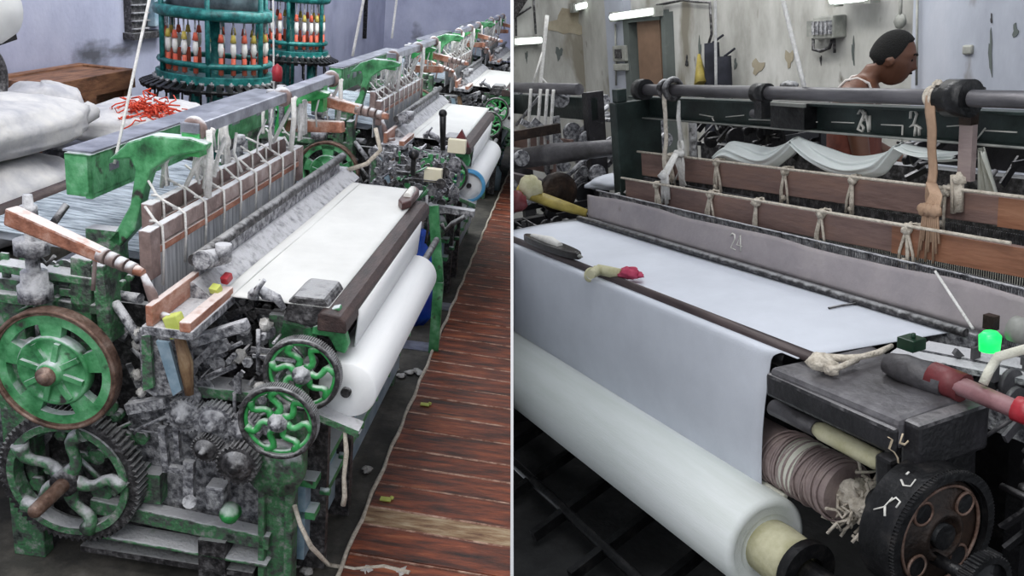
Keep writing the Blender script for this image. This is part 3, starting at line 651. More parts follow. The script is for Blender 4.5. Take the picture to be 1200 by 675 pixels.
    m.prism(pts, (.16, 0, 0)); m.build('end_box', 'steel_dark', t, bevel=.008)
    m = MB(); pts = [P(*q, 'X', 2.26) for q in ((330, 376), (366, 384), (366, 402), (325, 398))]; m.prism(pts, (.12, 0, 0)); m.build('end_box_base', 'green_paint', t, bevel=.005)
    # --- breast beam, cloth, cloth roll
    ZC = -.897
    m = MB(); m.prism([(2.2, .618, ZC - .004), (2.2, .608, ZC + .004), (2.2, .556, ZC - .002), (2.2, .540, ZC - .018), (2.2, .538, ZC - .05), (2.2, .618, ZC - .05)], (1.34, 0, 0)); m.build('breast_beam', 'breast_wood', t, bevel=.004, label='dark brown breast beam')
    m = MB(); m.grid(lambda u, v: Vector((2.24 + u * 1.46, .597 + v * (.908 - .597) + 0, ZC + .006 + .003 * math.sin(u * 9) * math.sin(v * 3))), 40, 12, .004); m.build('woven_cloth', 'white_cloth', t, label='taut white cloth')
    m = MB(); m.grid(lambda u, v: Vector((2.24 + u * 1.46, .865 + v * .035, ZC + .0075 + .003 * math.sin(u * 9))), 40, 4, .001); m.build('cloth_fell', 'white_cloth', t)
    RY, RZ, Rr = .535, -1.125, .083
    m = MB(); m.lathe((2.22, RY, RZ), (1, 0, 0), [(0, 0), (0, Rr * .35), (.004, Rr * .95), (.01, Rr), (.3, Rr * 1.005), (.8, Rr), (1.05, Rr * .99), (1.06, Rr * .9), (1.06, 0)], 48); cr = m.build('cloth_roll', 'white_roll', t, label='thick white roll of finished cloth')
    m = MB(); m.cyl((2.205, RY, RZ), (3.78, RY, RZ), .014, 14); m.build('roll_shaft', 'steel_dark', t, cr)
    m = MB(); m.grid(lambda u, v: Vector((2.34 + u * 1.0, .535 + .01 * v, ZC - .03 - v * .13)), 2, 2, Vector((0, .004, 0))); m.build('cloth_apron', 'white_roll', t)
    m = MB(); m.bar(P(372, 482, 'X', 2.2), P(422, 503, 'X', 2.2), .06, .02); m.bar(P(372, 486, 'X', 2.2), P(422, 508, 'X', 2.2), .03, .012); m.build('roll_arm', 'green_grime', t)
    # --- sley with reed
    m = MB(); m.prism([(2.2, .905, ZC - .02), (2.2, .90, ZC + .004), (2.2, .955, ZC + .045), (2.2, .99, ZC + .045), (2.2, .99, ZC - .02)], (1.62, 0, 0)); m.build('sley', 'steel_dusty', t)
    m = MB(); m.box(2.26, 3.72, .965, .98, ZC + .04, ZC + .085); m.build('reed', 'steel_dusty', t)
    m = MB(); m.tube([(2.24, .972, ZC + .095), (3.8, .972, ZC + .095)], .017, 10); m.build('reed_cap', 'steel_dark', t)
    m = MB(); m.tube([P(236, 305, 'Y', .93), P(262, 300, 'Y', .93)], .025, 14); m.cyl(P(262, 305, 'Y', .9), P(262, 286, 'Y', .9), .022, 12); m.build('buffer', 'steel_dusty', t)
    # sley swords
    for X in (2.42, 3.5): m = MB(); m.bar((X, .99, ZC), (X, 1.1, FLOOR + .25), .05, .09); m.build('sley_sword', 'steel_dark', t)
    # --- shuttle box reaching towards the camera
    a, b = Vector((2.26, .93, ZC - .01)), Vector((1.98, .93, ZC - .01))
    m = MB(); m.bar(a, b, .13, .025); m.build('shuttle_box', 'steel_dusty', t, bevel=.003)
    m = MB(); m.bar(a + Vector((0, .045, .04)), b + Vector((0, .045, .04)), .018, .055); m.bar(a + Vector((0, -.045, .02)), b + Vector((0, -.045, .02)), .03, .03); sb = m.build('box_wall', 'orange_wood', t, bevel=.003)
    m = MB(); c = P(207, 378, 'X', 2.0); m.bar(c + Vector((0, .012, .02)), c + Vector((0, -.008, -.035)), .035, .04); m.build('yellow_clamp', 'yellow_tag', t, bevel=.004, label='pale yellow clamp')
    m = MB(); c = P(262, 330, 'X', 2.25); m.bar(c, c + Vector((.03, -.005, .01)), .022, .022); m.build('pink_picker', 'red_plastic', t, bevel=.004)
    m = MB(); c = P(250, 342, 'X', 2.2); m.bar(c, c + Vector((.02, -.005, .01)), .025, .018); m.build('yellow_clamp', 'yellow_tag', t)
    # --- sley end plates (greyish vertical box) and pale link
    m = MB(); pts = [P(*q, 'X', 2.16) for q in ((162, 385), (205, 388), (222, 400), (226, 440), (212, 462), (180, 466), (165, 455))]; m.prism(pts, (.04, 0, 0)); m.build('end_plate', 'steel_dusty', t, bevel=.005)
    m = MB(); pts = [P(*q, 'X', 2.15) for q in ((168, 392), (178, 390), (182, 452), (170, 456))]; m.prism(pts, (-.012, 0, 0)); m.build('plate_rib', 'green_grime', t)
    m = MB(); pts = [P(*q, 'X', 2.14) for q in ((185, 398), (200, 400), (215, 455), (205, 462))]; m.prism(pts, (-.012, 0, 0)); m.build('plate_rib', 'cyan_tube', t)
    m = MB(); m.tube([P(210, 395, 'X', 2.12), P(218, 425, 'X', 2.12), P(222, 462, 'X', 2.12)], [.014, .02, .012], 8); m.build('pale_link', 'pale_wood', t)
    m = MB(); m.bar(P(225, 400, 'X', 2.15), P(290, 380, 'X', 2.15), .035, .03); m.bar(P(232, 412, 'X', 2.2), P(265, 400, 'X', 2.2), .03, .05); m.bar(P(225, 430, 'X', 2.18), P(262, 395, 'X', 2.18), .02, .02); m.build('connecting_rod', 'steel_dusty', t, bevel=.004)
    m = MB(); m.tube([P(150, 395, 'X', 2.3), P(110, 372, 'X', 2.3)], .02); m.tube([P(165, 350, 'X', 2.3), P(100, 340, 'X', 2.35)], .016); m.tube([P(135, 355, 'X', 2.25), P(165, 400, 'X', 2.2)], .014); m.build('crank_rod', 'steel_dusty', t)
    # crank and cams inside
    m = MB(); clutter(m, (2.16, .66, -1.16), (2.34, .98, -.97), 70, 11, .018); m.build('pick_mechanism', 'steel_dusty', t)
    m = MB(); clutter(m, (2.2, .7, -1.35), (2.3, 1.15, -1.12), 60, 12, .022); m.build('take_up_mechanism', 'steel_dusty', t)
    m = MB(); clutter(m, (2.24, 1.15, -1.6), (2.3, 1.5, -1.25), 30, 13, .03); clutter(m, (2.24, 1.2, -1.0), (2.34, 1.55, -.88), 45, 14, .022); m.build('brake_mechanism', 'green_grime', t)
    m = MB(); clutter(m, (2.26, .70, -1.02), (2.4, .88, -.91), 30, 18, .02, 'rbn'); m.build('weft_fork', 'steel_dark', t)
    m = MB(); c0 = P(300, 335, 'X', 2.22); m.tube([c0, P(312, 345, 'X', 2.22), P(325, 350, 'X', 2.22), P(333, 362, 'X', 2.22)], [.01, .018, .014, .008], 8); m.tube([P(296, 348, 'X', 2.2), P(310, 328, 'X', 2.2)], .006); m.blob(P(298, 345, 'X', 2.22), .016, 3); m.build('temple_lever', 'steel_dusty', t)
    # --- harness: two heald frames hung from cords
    hx0, hx1 = 2.13, 3.42
    for k, (Y, Z) in enumerate(((1.05, -.70), (1.12, -.675))):
        hx0 = 2.13 + k * .16
        m = MB(); m.box(hx0, hx1, Y - .012, Y + .012, Z - .046, Z); hb = m.build('heald_frame', 'heald_wood', t, bevel=.003)
        m = MB(); m.box(hx0 - .005, hx0 + .05, Y - .016, Y + .016, Z - .13, Z + .002); m.box(hx1 - .05, hx1 + .005, Y - .016, Y + .016, Z - .13, Z + .002); m.build('end_block', 'heald_wood', t, hb, bevel=.003)
        m = MB(); m.box(hx0, hx1, Y - .014, Y + .0, Z - .070, Z - .052); m.build('wood_strip', 'orange_wood', t, hb)
        m = MB(); n = 230
        for i in range(n):
            x = hx0 + .03 + (hx1 - hx0 - .06) * i / n; m.box(x, x + .0036, Y - .002, Y + .002, Z - .26, Z - .07)
        m.build('heald_wires', 'heald_wire', t, hb, stuff=True)
        m = MB()
        rnd = random.Random(k)
        for i in range(9):
            x = hx0 + .06 + i * .14; m.cut()
            m.tube([(x, Y + .016, Z + .01), (x, Y, Z + .012), (x, Y - .017, Z), (x + .004, Y - .017, Z - .06), (x - .006, Y - .017, Z - .12 - rnd.random() * .05)], .0038, 6)
            m.tube([(x, Y, Z + .01), (x + rnd.uniform(-.05, .05), Y + .04, Z + .04)], .004, 5)
        m.build('tie_cord', 'rope_white', t, hb)
    # warp sheet behind the healds
    m = MB()
    for i in range(190):
        x = 2.5 + 1.2 * i / 190
        m.hexa([(x, 1.0, -.90), (x + .0045, 1.0, -.90), (x + .0045, 1.8, -.87), (x, 1.8, -.87), (x, 1.0, -.897), (x + .0045, 1.0, -.897), (x + .0045, 1.8, -.867), (x, 1.8, -.867)])
    m.build('warp_threads', 'warp_thread', t, stuff=True)
    m = MB(); m.grid(lambda u, v: Vector((2.55 + u * 1.13, 1.2 + v * .62, -.93 + .02 * v)), 4, 4, .004); m.build('under_warp', 'cool_cloth', t)
    m = MB(); m.tube([(GX + .2, 1.8, -.885), (3.8, 1.8, -.885)], .035, 16); m.build('back_rail', 'breast_wood', t)
    m = MB(); m.lathe((GX + .05, 1.72, -1.3), (1, 0, 0), [(0, 0), (0, .3), (.02, .3), (.02, .19), (1.4, .19), (1.4, .3), (1.42, .3), (1.42, 0)], 36); m.build('warp_beam', 'steel_dusty', t)
    # --- overhead arch
    ya, za = 1.312, -.575; rx0, rx1 = 2.36, 4.0 - .08
    m = MB(); m.box(rx0, rx1, ya, ya + .075, za - .008, za + .0); m.box(rx0, rx1, ya, ya + .012, za - .115, za); m.box(rx0, rx1, ya, ya + .02, za - .125, za - .108); m.box(rx0, rx0 + .012, ya, ya + .075, za - .12, za)
    tr = m.build('top_rail', 'green_paint', t, bevel=.002)
    m = MB(); m.box(rx0 + .02, rx1, ya + .004, ya + .09, za + .0, za + .006); m.build('rail_top', 'drum_grey', t, tr, label='grey upper face')
    m = MB()
    for i in range(11):
        x = rx0 + .1 + i * .135
        m.box(x, x + .05 + .02 * (i % 3), ya - .004, ya, za - .062 - .01 * (i % 2), za - .042)
    m.build('cast_slot', 'drum_grey', t, tr)
    outline = ((126, 188), (152, 186), (158, 200), (152, 240), (137, 268), (124, 282), (140, 290), (158, 270), (168, 225), (176, 200), (200, 184), (240, 177), (243, 169), (222, 162), (178, 158), (150, 166))
    base = [P(*q, 'X', 2.40) for q in outline]
    for X in (2.40, 3.62):
        m = MB(); m.prism([Vector((X, p.y, p.z)) for p in base], (.05, 0, 0)); ab = m.build('arch_bracket', 'green_bright' if X > 3 else 'green_paint', t, bevel=.006)
        m = MB(); m.box(X, X + .05, base[10].y - .02 + .18, base[10].y + .26, -1.0, -.80); m.build('bracket_foot', 'green_grime', t, ab)
    # top roller and its end knobs with hanging cords
    m = MB(); rz = P(225, 152, 'X', 2.42); m.box(2.42, 3.9, rz.y - .02, rz.y + .035, rz.z - .018, rz.z + .018); tr2 = m.build('top_bar', 'drum_grey', t, bevel=.004)
    for X in (2.44, 3.2, 3.85):
        m = MB(); m.torus((X, rz.y, rz.z), (1, 0, 0), .022, .014, 24, 8); m.build('strap_pulley', 'heald_wood', t, tr2)
        m = MB(); yy = rz.y - .04
        m.tube([(X, yy, rz.z), (X, yy - .003, rz.z - .08), (X + .01, yy + .01, -.68)], .010, 6); m.tube([(X + .03, yy, rz.z), (X + .03, 1.09, -.66)], .007, 6); m.build('strap', 'rope_white', t, tr2)
    m = MB(); m.box(2.42, 2.47, rz.y - .02, rz.y + .03, -.56, rz.z - .01); m.box(3.66, 3.72, rz.y - .02, rz.y + .03, -.60, rz.z - .01); m.build('roller_stand', 'green_bright', t)
    # jack levers and vertical shafts over the warp
    m = MB()
    for (px, py0, py1) in ((281, 158, 186), (330, 100, 150), (318, 105, 165)):
        m.cut(); a, b = P(px, py0, 'Y', 1.15), P(px, py1, 'Y', 1.15); m.tube([a, b], .012, 8); m.lathe(a, (0, 0, -1), [(0, 0), (0, .018), (.02, .022), (.04, .012)], 10)
    m.build('jack_shaft', 'steel_dusty', t)
    m = MB(); rnd = random.Random(4)
    for i in range(16):
        m.cut(); x = rnd.uniform(2.4, 3.8); y = rnd.uniform(1.02, 1.2); p = Vector((x, y, -.54)); q = Vector((x + rnd.uniform(-.05, .05), y + rnd.uniform(-.03, .03), -.66)); m.tube([p, p.lerp(q, .5) + Vector((rnd.uniform(-.02, .02), .01, 0)), q], rnd.uniform(.003, .008), 6)
    for i in range(9):
        m.cut(); x = rnd.uniform(2.5, 3.7); y = rnd.uniform(1.04, 1.2)
        for q in range(5): dx = rnd.uniform(-.02, .02); m.tube([(x + dx, y, -.54), (x + dx * .3, y + rnd.uniform(-.01, .01), -.60), (x - dx * 1.5, y, -.68)], rnd.uniform(.003, .007), 5)
        m.blob((x, y, -.60), rnd.uniform(.008, .015), i, .5, 6, (1, 1, 1.6))
    m.build('harness_cord', 'rope_white', t)
    # --- picking sticks
    def stick(a, b, r0, r1, nm='picking_stick', wrap=True):
        m = MB(); d = b - a; m.bar(a, a + d * .72, r0 * 2.2, r0 * 2.4, w2=r1 * 2.1, h2=r1 * 2.3); ps = m.build(nm, 'orange_wood', t, bevel=.006, label='worn orange-brown wooden picking stick')
        if wrap:
            m = MB()
            for i in range(4):
                q = .68 + i * .07; m.tube([a + d * q, a + d * (q + .055)], r1 * (1.35 - .1 * i), 12)
            m.build('leather_wrap', 'heald_wood', t, ps)
            m = MB(); m.tube([a + d * .93, b], [r1, r1 * .7], 10); m.build('tip', 'orange_wood', t, ps)
    stick(P(12, 252, 'X', 2.1), P(168, 320, 'X', 2.02), .020, .015)
    stick(P(340, 108, 'X', 3.86), P(455, 137, 'X', 3.80), .022, .018)
    stick(P(333, 146, 'X', 3.72), P(430, 150, 'X', 3.66), .022, .02, wrap=False)
    m = MB(); m.tube([P(112, 296, 'X', 2.06), P(109, 340, 'X', 2.06)], .006, 6)
    m.tube([P(168, 322, 'X', 2.02), P(178, 345, 'X', 2.03), P(185, 368, 'X', 2.05), P(200, 372, 'X', 2.0)], [.008, .014, .013, .008], 8); m.build('picking_strap', 'heald_wood', t)
    # vertical picking shaft with nuts and finial
    m = MB(); x = 2.18; c = P(32, 228, 'X', x); b = P(32, 350, 'X', x); h = c.z - b.z
    m.lathe((c.x, c.y, c.z), (0, 0, -1), [(0, 0), (0, .012), (.03, .014), (.03, .022), (.06, .022), (.06, .016), (h * .42, .016), (h * .42, .045), (h * .55, .045), (h * .55, .018), (h * .72, .018), (h * .72, .034), (h * .86, .036), (h * .86, .045), (h, .045), (h, 0)], 16)
    m.build('picking_shaft', 'steel_dusty', t)
    m = MB(); m.tube([P(45, 300, 'X', 2.2), P(55, 310, 'X', 2.2), P(64, 300, 'X', 2.2)], .006, 6); m.tube([P(78, 240, 'X', 2.3), P(60, 265, 'X', 2.25)], .010, 6); m.build('wire_hook', 'steel_dark', t)
    # cords tied about and lint
    m = MB(); rnd = random.Random(5)
    for i in range(30):
        p = Vector((rnd.uniform(2.18, 2.35), rnd.uniform(.66, 1.15), rnd.uniform(-1.2, -.95))); m.blob(p, rnd.uniform(.008, .02), i, .5, 5)
    m.build('lint_tufts', 'lint', t, stuff=True)
    return t
loom = loom_left(FL)
far_skip = ('yellow_clamp', 'pink_picker', 'lint_tufts')
loom2 = copy_thing(loom, (2.7, 0, 0), 'second green power loom, directly beyond the nearest one', far_skip)
loom3 = copy_thing(loom, (5.4, 0, 0), 'third green power loom, farther along the row at upper right', far_skip)
loom4 = copy_thing(loom, (8.1, .0, 0), 'farthest green power loom of the row, a tiny patch at the top', far_skip)

# dobby head stand beside the second loom, with grip lever and cards
def control_stand():
    t = Th('control_stand', FL, (4.35, .72, FLOOR), 'grey stop-motion stand with black grip lever and cream cards between the looms', 'control stand')
    a = P(508, 262, 'X', 4.2)
    m = MB(); m.bar(P(508, 240, 'X', 4.2), P(514, 330, 'X', 4.2), .03, .05); m.bar(P(514, 330, 'X', 4.2), (4.2, P(514, 330, 'X', 4.2).y, FLOOR), .03, .05); m.build('upright', 'green_paint', t, bevel=.003)
    m = MB(); a, b = P(478, 238, 'X', 4.25), P(556, 250, 'X', 4.25); m.bar(a, b, .05, .03); m.build('cross_plate', 'steel_dusty', t)
    m = MB(); lo = P(545, 250, 'X', 4.3); hi = P(440, 165, 'X', 4.3); clutter(m, (4.15, lo.y + .06, lo.z), (4.5, hi.y, hi.z - .02), 150, 21, .022); m.build('linkages', 'steel_dusty', t)
    m = MB(); clutter(m, (4.1, lo.y + .08, lo.z), (4.4, hi.y - .1, hi.z - .06), 60, 23, .018); m.build('dark_linkages', 'steel_dark', t)
    m = MB(); clutter(m, (4.1, lo.y + .1, lo.z + .02), (4.4, hi.y - .12, hi.z - .04), 26, 25, .02); m.build('green_linkages', 'green_paint', t)
    m = MB(); m.tube([P(519, 176, 'X', 4.2), P(519, 150, 'X', 4.2), P(519, 134, 'X', 4.2)], [.012, .015, .016], 10); m.blob(P(519, 133, 'X', 4.2), .02, 1, 0); m.build('grip_lever', 'steel_oily', t, label='black grip lever')
    for (x, y) in ((507, 206), (535, 172)):
        m = MB(); c = P(x, y, 'X', 4.12); m.box(c.x, c.x + .04, c.y - .042, c.y + .042, c.z - .032, c.z + .032); m.build('card', 'paper_card', t, bevel=.003, label='cream block')
    m = MB(); c = P(540, 162, 'X', 4.3); m.prism([c + Vector((0, .045, -.04)), c + Vector((0, -.045, -.04)), c + Vector((0, 0, .04))], (.03, 0, 0)); m.build('red_guard', 'red_leather', t)
    m = MB(); c = P(485, 181, 'X', 4.05); m.blob(c, .025, 2, 0); m.bar(c, P(484, 205, 'X', 4.05), .02, .02); m.build('black_knob', 'steel_oily', t)
    m = MB(); m.tube([P(517, 262, 'X', 4.15), P(522, 270, 'X', 4.15), P(530, 262, 'X', 4.15), P(545, 254, 'X', 4.15)], .012, 8); m.tube([P(498, 240, 'X', 4.1), P(502, 265, 'X', 4.1), P(499, 285, 'X', 4.1)], .007, 6); m.build('bent_rod', 'steel_dark', t)
    m = MB(); m.tube([P(405, 200, 'X', 3.8), P(430, 192, 'X', 3.8), P(446, 176, 'X', 3.8), P(440, 150, 'X', 3.8)], .010, 7); m.build('cable', 'rope', t)
control_stand()
# --- loose things
c = P(479, 236, 'Z', -.888)
s = Th('shuttle', FL, c, 'dark wooden shuttle with white thread, lying on the cloth by the breast beam', 'shuttle')
d = (P(486, 226, 'Z', -.888) - P(468, 250, 'Z', -.888)).normalized(); n = Vector((-d.y, d.x, 0))
m = MB(); q = [c - d * .16, c - d * .1 + n * .025, c + d * .1 + n * .025, c + d * .16, c + d * .1 - n * .025, c - d * .1 - n * .025]; m.prism(q, (0, 0, .03)); m.build('body', 'shuttle_wood', s, bevel=.005)
m = MB(); m.tube([c - d * .05 + Vector((0, 0, .03)), c + d * .08 + Vector((0, 0, .03))], .016, 10); m.build('thread_pirn', 'thread_white', s)
def rope_thing(name, pts, r_, label, fr=FL, m='rope', group=None, cat='rope', n=7, seed=1, jit=.2):
    mb = MB(); rnd = random.Random(seed); mb.tube(pts, [r_ * (1 + rnd.uniform(-jit, jit)) for _ in pts], n); return solo(name, mb, m, fr, label, cat, group)
rope_thing('suspension_rope', sag(P(177, -10, 'X', 2.6), P(134, 192, 'X', 2.45), 10, .0), .0045, 'white cord hanging down in front of the lavender wall, leftmost of three', m='rope_white', group='white cords hanging in the left hall', jit=0)
rope_thing('suspension_rope', sag(P(428, -10, 'X', 5.1), P(413, 66, 'X', 5.1), 6, .0), .008, 'white cord hanging over the second loom, middle of three', m='rope_white', group='white cords hanging in the left hall', jit=0)
rope_thing('suspension_rope', sag(P(466, -10, 'X', 5.6), P(459, 45, 'X', 5.6), 6, .0), .007, 'white cord hanging over the far looms, rightmost of three', m='rope_white', group='white cords hanging in the left hall', jit=0)
rope_thing('suspension_rope', sag(P(320, -10, 'X', 3.9), P(321, 120, 'X', 3.9), 6, .0), .004, 'thin cord hanging by the red knob at the far end of the top rail', m='rope_white', jit=0)
m = MB(); c = P(325, 84, 'X', 3.88); m.lathe(c - Vector((0, 0, .04)), (0, 0, 1), [(0, 0), (0, .02), (.04, .024), (.06, .02), (.075, 0)], 12); 
kt = MB(); kt.tube([c - Vector((0, 0, .04)), (c.x, c.y, -.58)], .010, 8)
t = Th('signal_knob', FL, c - Vector((0, 0, .06)), 'red knob standing on the far end of the top rail', 'knob'); m.build('knob', 'red_plastic', t); kt.build('stem', 'steel_dark', t)
rope_thing('dangling_rope', [P(404, 505, 'X', 2.18), P(406, 530, 'X', 2.18), P(403, 560, 'X', 2.18), P(404, 582, 'X', 2.18), P(402, 592, 'X', 2.18)], .007, 'frayed rope dangling under the near end of the cloth roll', seed=3, jit=.4)
rope_thing('floor_rope', [P(345, 592, 'X', 2.2), P(352, 615, 'X', 2.16), P(364, 640, 'X', 2.14)] + [P(x, y, 'Z', FLOOR + .012) for x, y in ((385, 662), (415, 667), (450, 664), (480, 672))], .008, 'pale rope falling from the loom post to the floor boards', seed=4)
m = MB(); rnd = random.Random(6)
for (x, y) in ((480, 436), (470, 440), (488, 434), (492, 437), (462, 432), (430, 550), (345, 660), (360, 668), (430, 668), (470, 670)):
    c = P(x, y, 'Z', FLOOR + .01); m.blob(c, .016, int(x), .6, 6, (1.6, 1.3, .4))
solo('lint_waste', m, 'lint', FL, 'grey lint fluff lying on the floor along the boards', 'lint', kind='stuff')
for (x, y, lab) in ((498, 474, 'small yellow scrap on the boards, upper one'), (452, 585, 'small yellow scrap on the boards near the edge cord')):
    c = P(x, y, 'Z', FLOOR + .02); m = MB(); m.box(c.x - .012, c.x + .012, c.y - .02, c.y + .02, c.z - .002, c.z + .003); m.blob(c + Vector((.01, -.02, .002)), .008, 2, .4, 6); solo('yellow_scrap', m, 'yellow_tag', FL, lab, 'scrap')
# blue bag on the floor under the roll
a = P(486, 385, 'Y', .56)
m = MB(); vs = []
pts_ = [(0, .06), (.1, .10), (.35, .12), (.6, .11), (.8, .08), (.95, .05), (1.0, .02)]
cb = P(484, 378, 'Z', FLOOR)
m.lathe((cb.x, cb.y, FLOOR), (0, 0, 1), [(0, 0), (0, .06), (.06, .10), (.25, .11), (.40, .08), (.47, .035), (.52, .05), (.54, .02), (.54, 0)], 20)
for i, p in enumerate(m.v): p += Vector((.012 * math.sin(i * .9), .012 * math.sin(i * 1.7), 0))
bb = Th('blue_bag', FL, (cb.x, cb.y, FLOOR), 'bright blue plastic bag standing beyond the cloth roll', 'bag'); m.build('bag', 'blue_plastic', bb)
m = MB(); m.tube([(cb.x, cb.y, FLOOR + .46), (cb.x + .02, cb.y - .02, FLOOR + .62), (cb.x, cb.y - .01, FLOOR + .47)], .008, 6); m.build('tie_string', 'rope_white', bb)
# second roll's blue wrap
c = Vector((4.90, .535, -1.125)); m = MB(); m.lathe(c, (1, 0, 0), [(0, .075), (0, .092), (.03, .0925), (.03, .075)], 32); solo('blue_wrap', m, 'sky_blue', FL, 'light blue wrapper on the near end of the second cloth roll', 'wrapper')
m = MB(); c = P(579, 222, 'Z', FLOOR); m.lathe(c, (0, 0, 1), [(0, 0), (0, .05), (.16, .055), (.2, .03), (.22, .03), (.22, 0)], 16); solo('plastic_jar', m, 'cyan_tube', FL, 'pale bluish plastic jar on the floor beside the second roll', 'jar')
# ================================================================ RIGHT HALL
P = FR.P
solo('floor', MB().box(-.5, 14, -8, 1.0, FLOOR - .1, FLOOR), 'concrete_right', FR, 'dark floor of the right hall under the looms', kind='structure')
BW = -4.6; FX = 8.4
solo('wall_back', MB().box(2.0, FX, BW - .15, BW, FLOOR, 2.8), 'wall_grey', FR, 'stained pale grey wall behind the standing person', kind='structure')
cx = P(1083, 60, 'Y', BW).x
solo('wall_right', MB().box(cx - 3.2, cx, BW + .10, BW - .05, FLOOR, 2.8), 'wall_bluish', FR, 'bluish white wall section right of the standing person', kind='structure')
solo('wall_left', MB().box(FX, FX + .15, BW - .1, 1.0, FLOOR, 3.4), 'wall_grey', FR, 'dim far wall with tube lights at the left of the hall', kind='structure')
# pilaster and door
a = P(720, 60, 'Y', BW); b = P(742, 60, 'Y', BW)
m = MB(); m.box(a.x, b.x, BW, BW + .08, FLOOR, 2.6); solo('trim_1', m, 'wall_bluish', FR, kind='structure')
a = P(748, 60, 'Y', BW); b = P(786, 60, 'Y', BW); zt = P(765, 24, 'Y', BW).z
d = Th('door_1', FR, ((a.x + b.x) / 2, BW, FLOOR), 'brown door in the stained wall', kind='structure')
MB().box(a.x - .08, b.x + .08, BW, BW + .05, FLOOR, zt).build('leaf', 'door_brown', d); MB().box(a.x + .0, a.x + .10, BW, BW + .09, FLOOR, zt + .06).build('jamb', 'wall_dim', d); MB().box(b.x - .06, b.x, BW, BW + .09, FLOOR, zt + .06).build('jamb', 'wall_dim', d); MB().box(b.x, a.x, BW, BW + .1, zt, zt + .08).build('lintel', 'wall_dim', d)
# tube lights
def tube_light(px0, py0, px1, py1, pl, v, label):
    a, b = P(px0, py0, pl, v), P(px1, py1, pl, v)
    t = Th('tube_light', FR, (a + b) / 2, label, 'tube light', 'glowing tube lights on the walls')
    m = MB(); m.tube([a, b], .030, 12); m.build('tube', 'tube_glow', t)
    off = Vector((0, -.06, 0)) if pl == 'Y' else Vector((.06, 0, 0)); m = MB(); m.bar(a + off, b + off, .06, .07); m.build('batten', 'box_grey', t)
    for q in (a, b): m = MB(); m.bar(q + off * 1.2, q - off * .2, .05, .09); m.build('end_cap', 'box_grey', t)
tube_light(603, 49, 634, 47, 'X', FX - .12, 'glowing tube light at the left edge, lowest and leftmost')
tube_light(674, 9, 702, 2, 'X', FX - .12, 'glowing tube light high up, second from the left')
tube_light(717, 20, 767, 13, 'Y', BW + .16, 'glowing tube light above the brown door')
tube_light(975, 0, 1018, -5, 'Y', BW + .16, 'glowing tube light at the top edge above the person, only its lower edge seen')
# dark ceiling wedge and cables at the upper left
m = MB(); a = P(603, 22, 'X', FX - .2); b = P(622, -6, 'X', FX - .2); m.prism([(FX - .3, a.y + .2, a.z - .05), a, P(612, 10, 'X', FX - .2), b, (FX - .3, a.y + .2, b.z + .1)], (.05, 0, 0))
solo('ceiling', m, 'steel_dark', FR, 'dark roof slope at the upper left', kind='structure')
m = MB()
for (x0, y0, x1, y1) in ((605, 42, 604, 5), (628, 40, 625, -5), (622, 8, 604, 20)): m.tube([P(x0, y0, 'X', FX - .1), P(x1, y1, 'X', FX - .1)], .012, 5)
solo('wall_cable', m, 'steel_dark', FR, 'dark cables strung round the lowest tube light at the left edge', 'cable')
m = MB(); m.tube([P(x, y, 'Y', BW + .04) for x, y in ((770, 6), (790, 2), (800, 0), (815, 2), (832, 3), (834, 40), (828, 60))], .012, 5)
solo('wall_cable', m, 'steel_dark', FR, 'dark cable looping along the stained wall above the dark coats', 'cable')
m = MB(); a = P(728, 62, 'Y', BW); b = P(733, 100, 'Y', BW); m.tube([P(721, 28, 'Y', BW + .1), P(722, 100, 'Y', BW + .1)], .01, 5); solo('wall_pipe', m, 'box_grey', FR, 'thin pipe running down the wall left of the brown door', 'pipe')
m = MB(); m.tube([P(1075, -5, 'Y', BW + .12), P(1074, 100, 'Y', BW + .12)], .008, 5); solo('wall_pipe', m, 'box_grey', FR, 'thin pipe running down the wall right of the person', 'pipe')
def ebox(x0, y0, x1, y1, label, grp):
    a, b = P(x0, y0, 'Y', BW + .12), P(x1, y1, 'Y', BW + .12)
    t = Th('switch_box', FR, ((a.x + b.x) / 2, BW, b.z), label, 'switch box', grp)
    MB().box(a.x, b.x, BW, BW + .12, b.z, a.z).build('case', 'box_grey', t, bevel=.01)
    return t, a, b
t, a, b = ebox(717, 54, 733, 72, 'small grey switch box left of the brown door', None)
MB().box(a.x * .75 + b.x * .25, a.x * .25 + b.x * .75, BW + .12, BW + .13, b.z + .03, a.z - .03).build('cover', 'steel_dark', t)
ebox(718, 75, 734, 83, 'small pale box under the grey switch box by the door', None)
t, a, b = ebox(952, 20, 976, 45, 'grey electric meter box on the wall left of the person', None)
m = MB()
for i in range(5): q = a.lerp(b, i / 5 + .1); m.box(q.x - .012, q.x + .012, BW + .12, BW + .135, b.z + .03, a.z - .03)
m.build('ribs', 'steel_dusty', t)
a2, b2 = P(944, 25, 'Y', BW + .1), P(952, 43, 'Y', BW + .1); MB().box(a2.x, b2.x, BW, BW + .09, b2.z, a2.z).build('side_box', 'box_grey', t)
m = MB(); m.tube([P(x, y, 'Y', BW + .06) for x, y in ((953, 45), (953, 58), (962, 60), (972, 56), (975, 46))], .012, 6); m.tube([P(x, y, 'Y', BW + .05) for x, y in ((977, 22), (978, 62))], .01, 6); m.build('wiring', 'steel_dark', t)
ebox(1127, 53, 1138, 64, 'small flat box on the bluish wall right of the person', None)
m = MB(); c = P(1055, 25, 'Y', BW + .06); m.blob(c, .045, 3, .2, 8, (1, .5, 1)); m.tube([c, c + Vector((0, 0, .16))], .01); solo('wall_lamp', m, 'box_grey', FR, 'small pale lamp holder on the wall above the person', 'lamp')
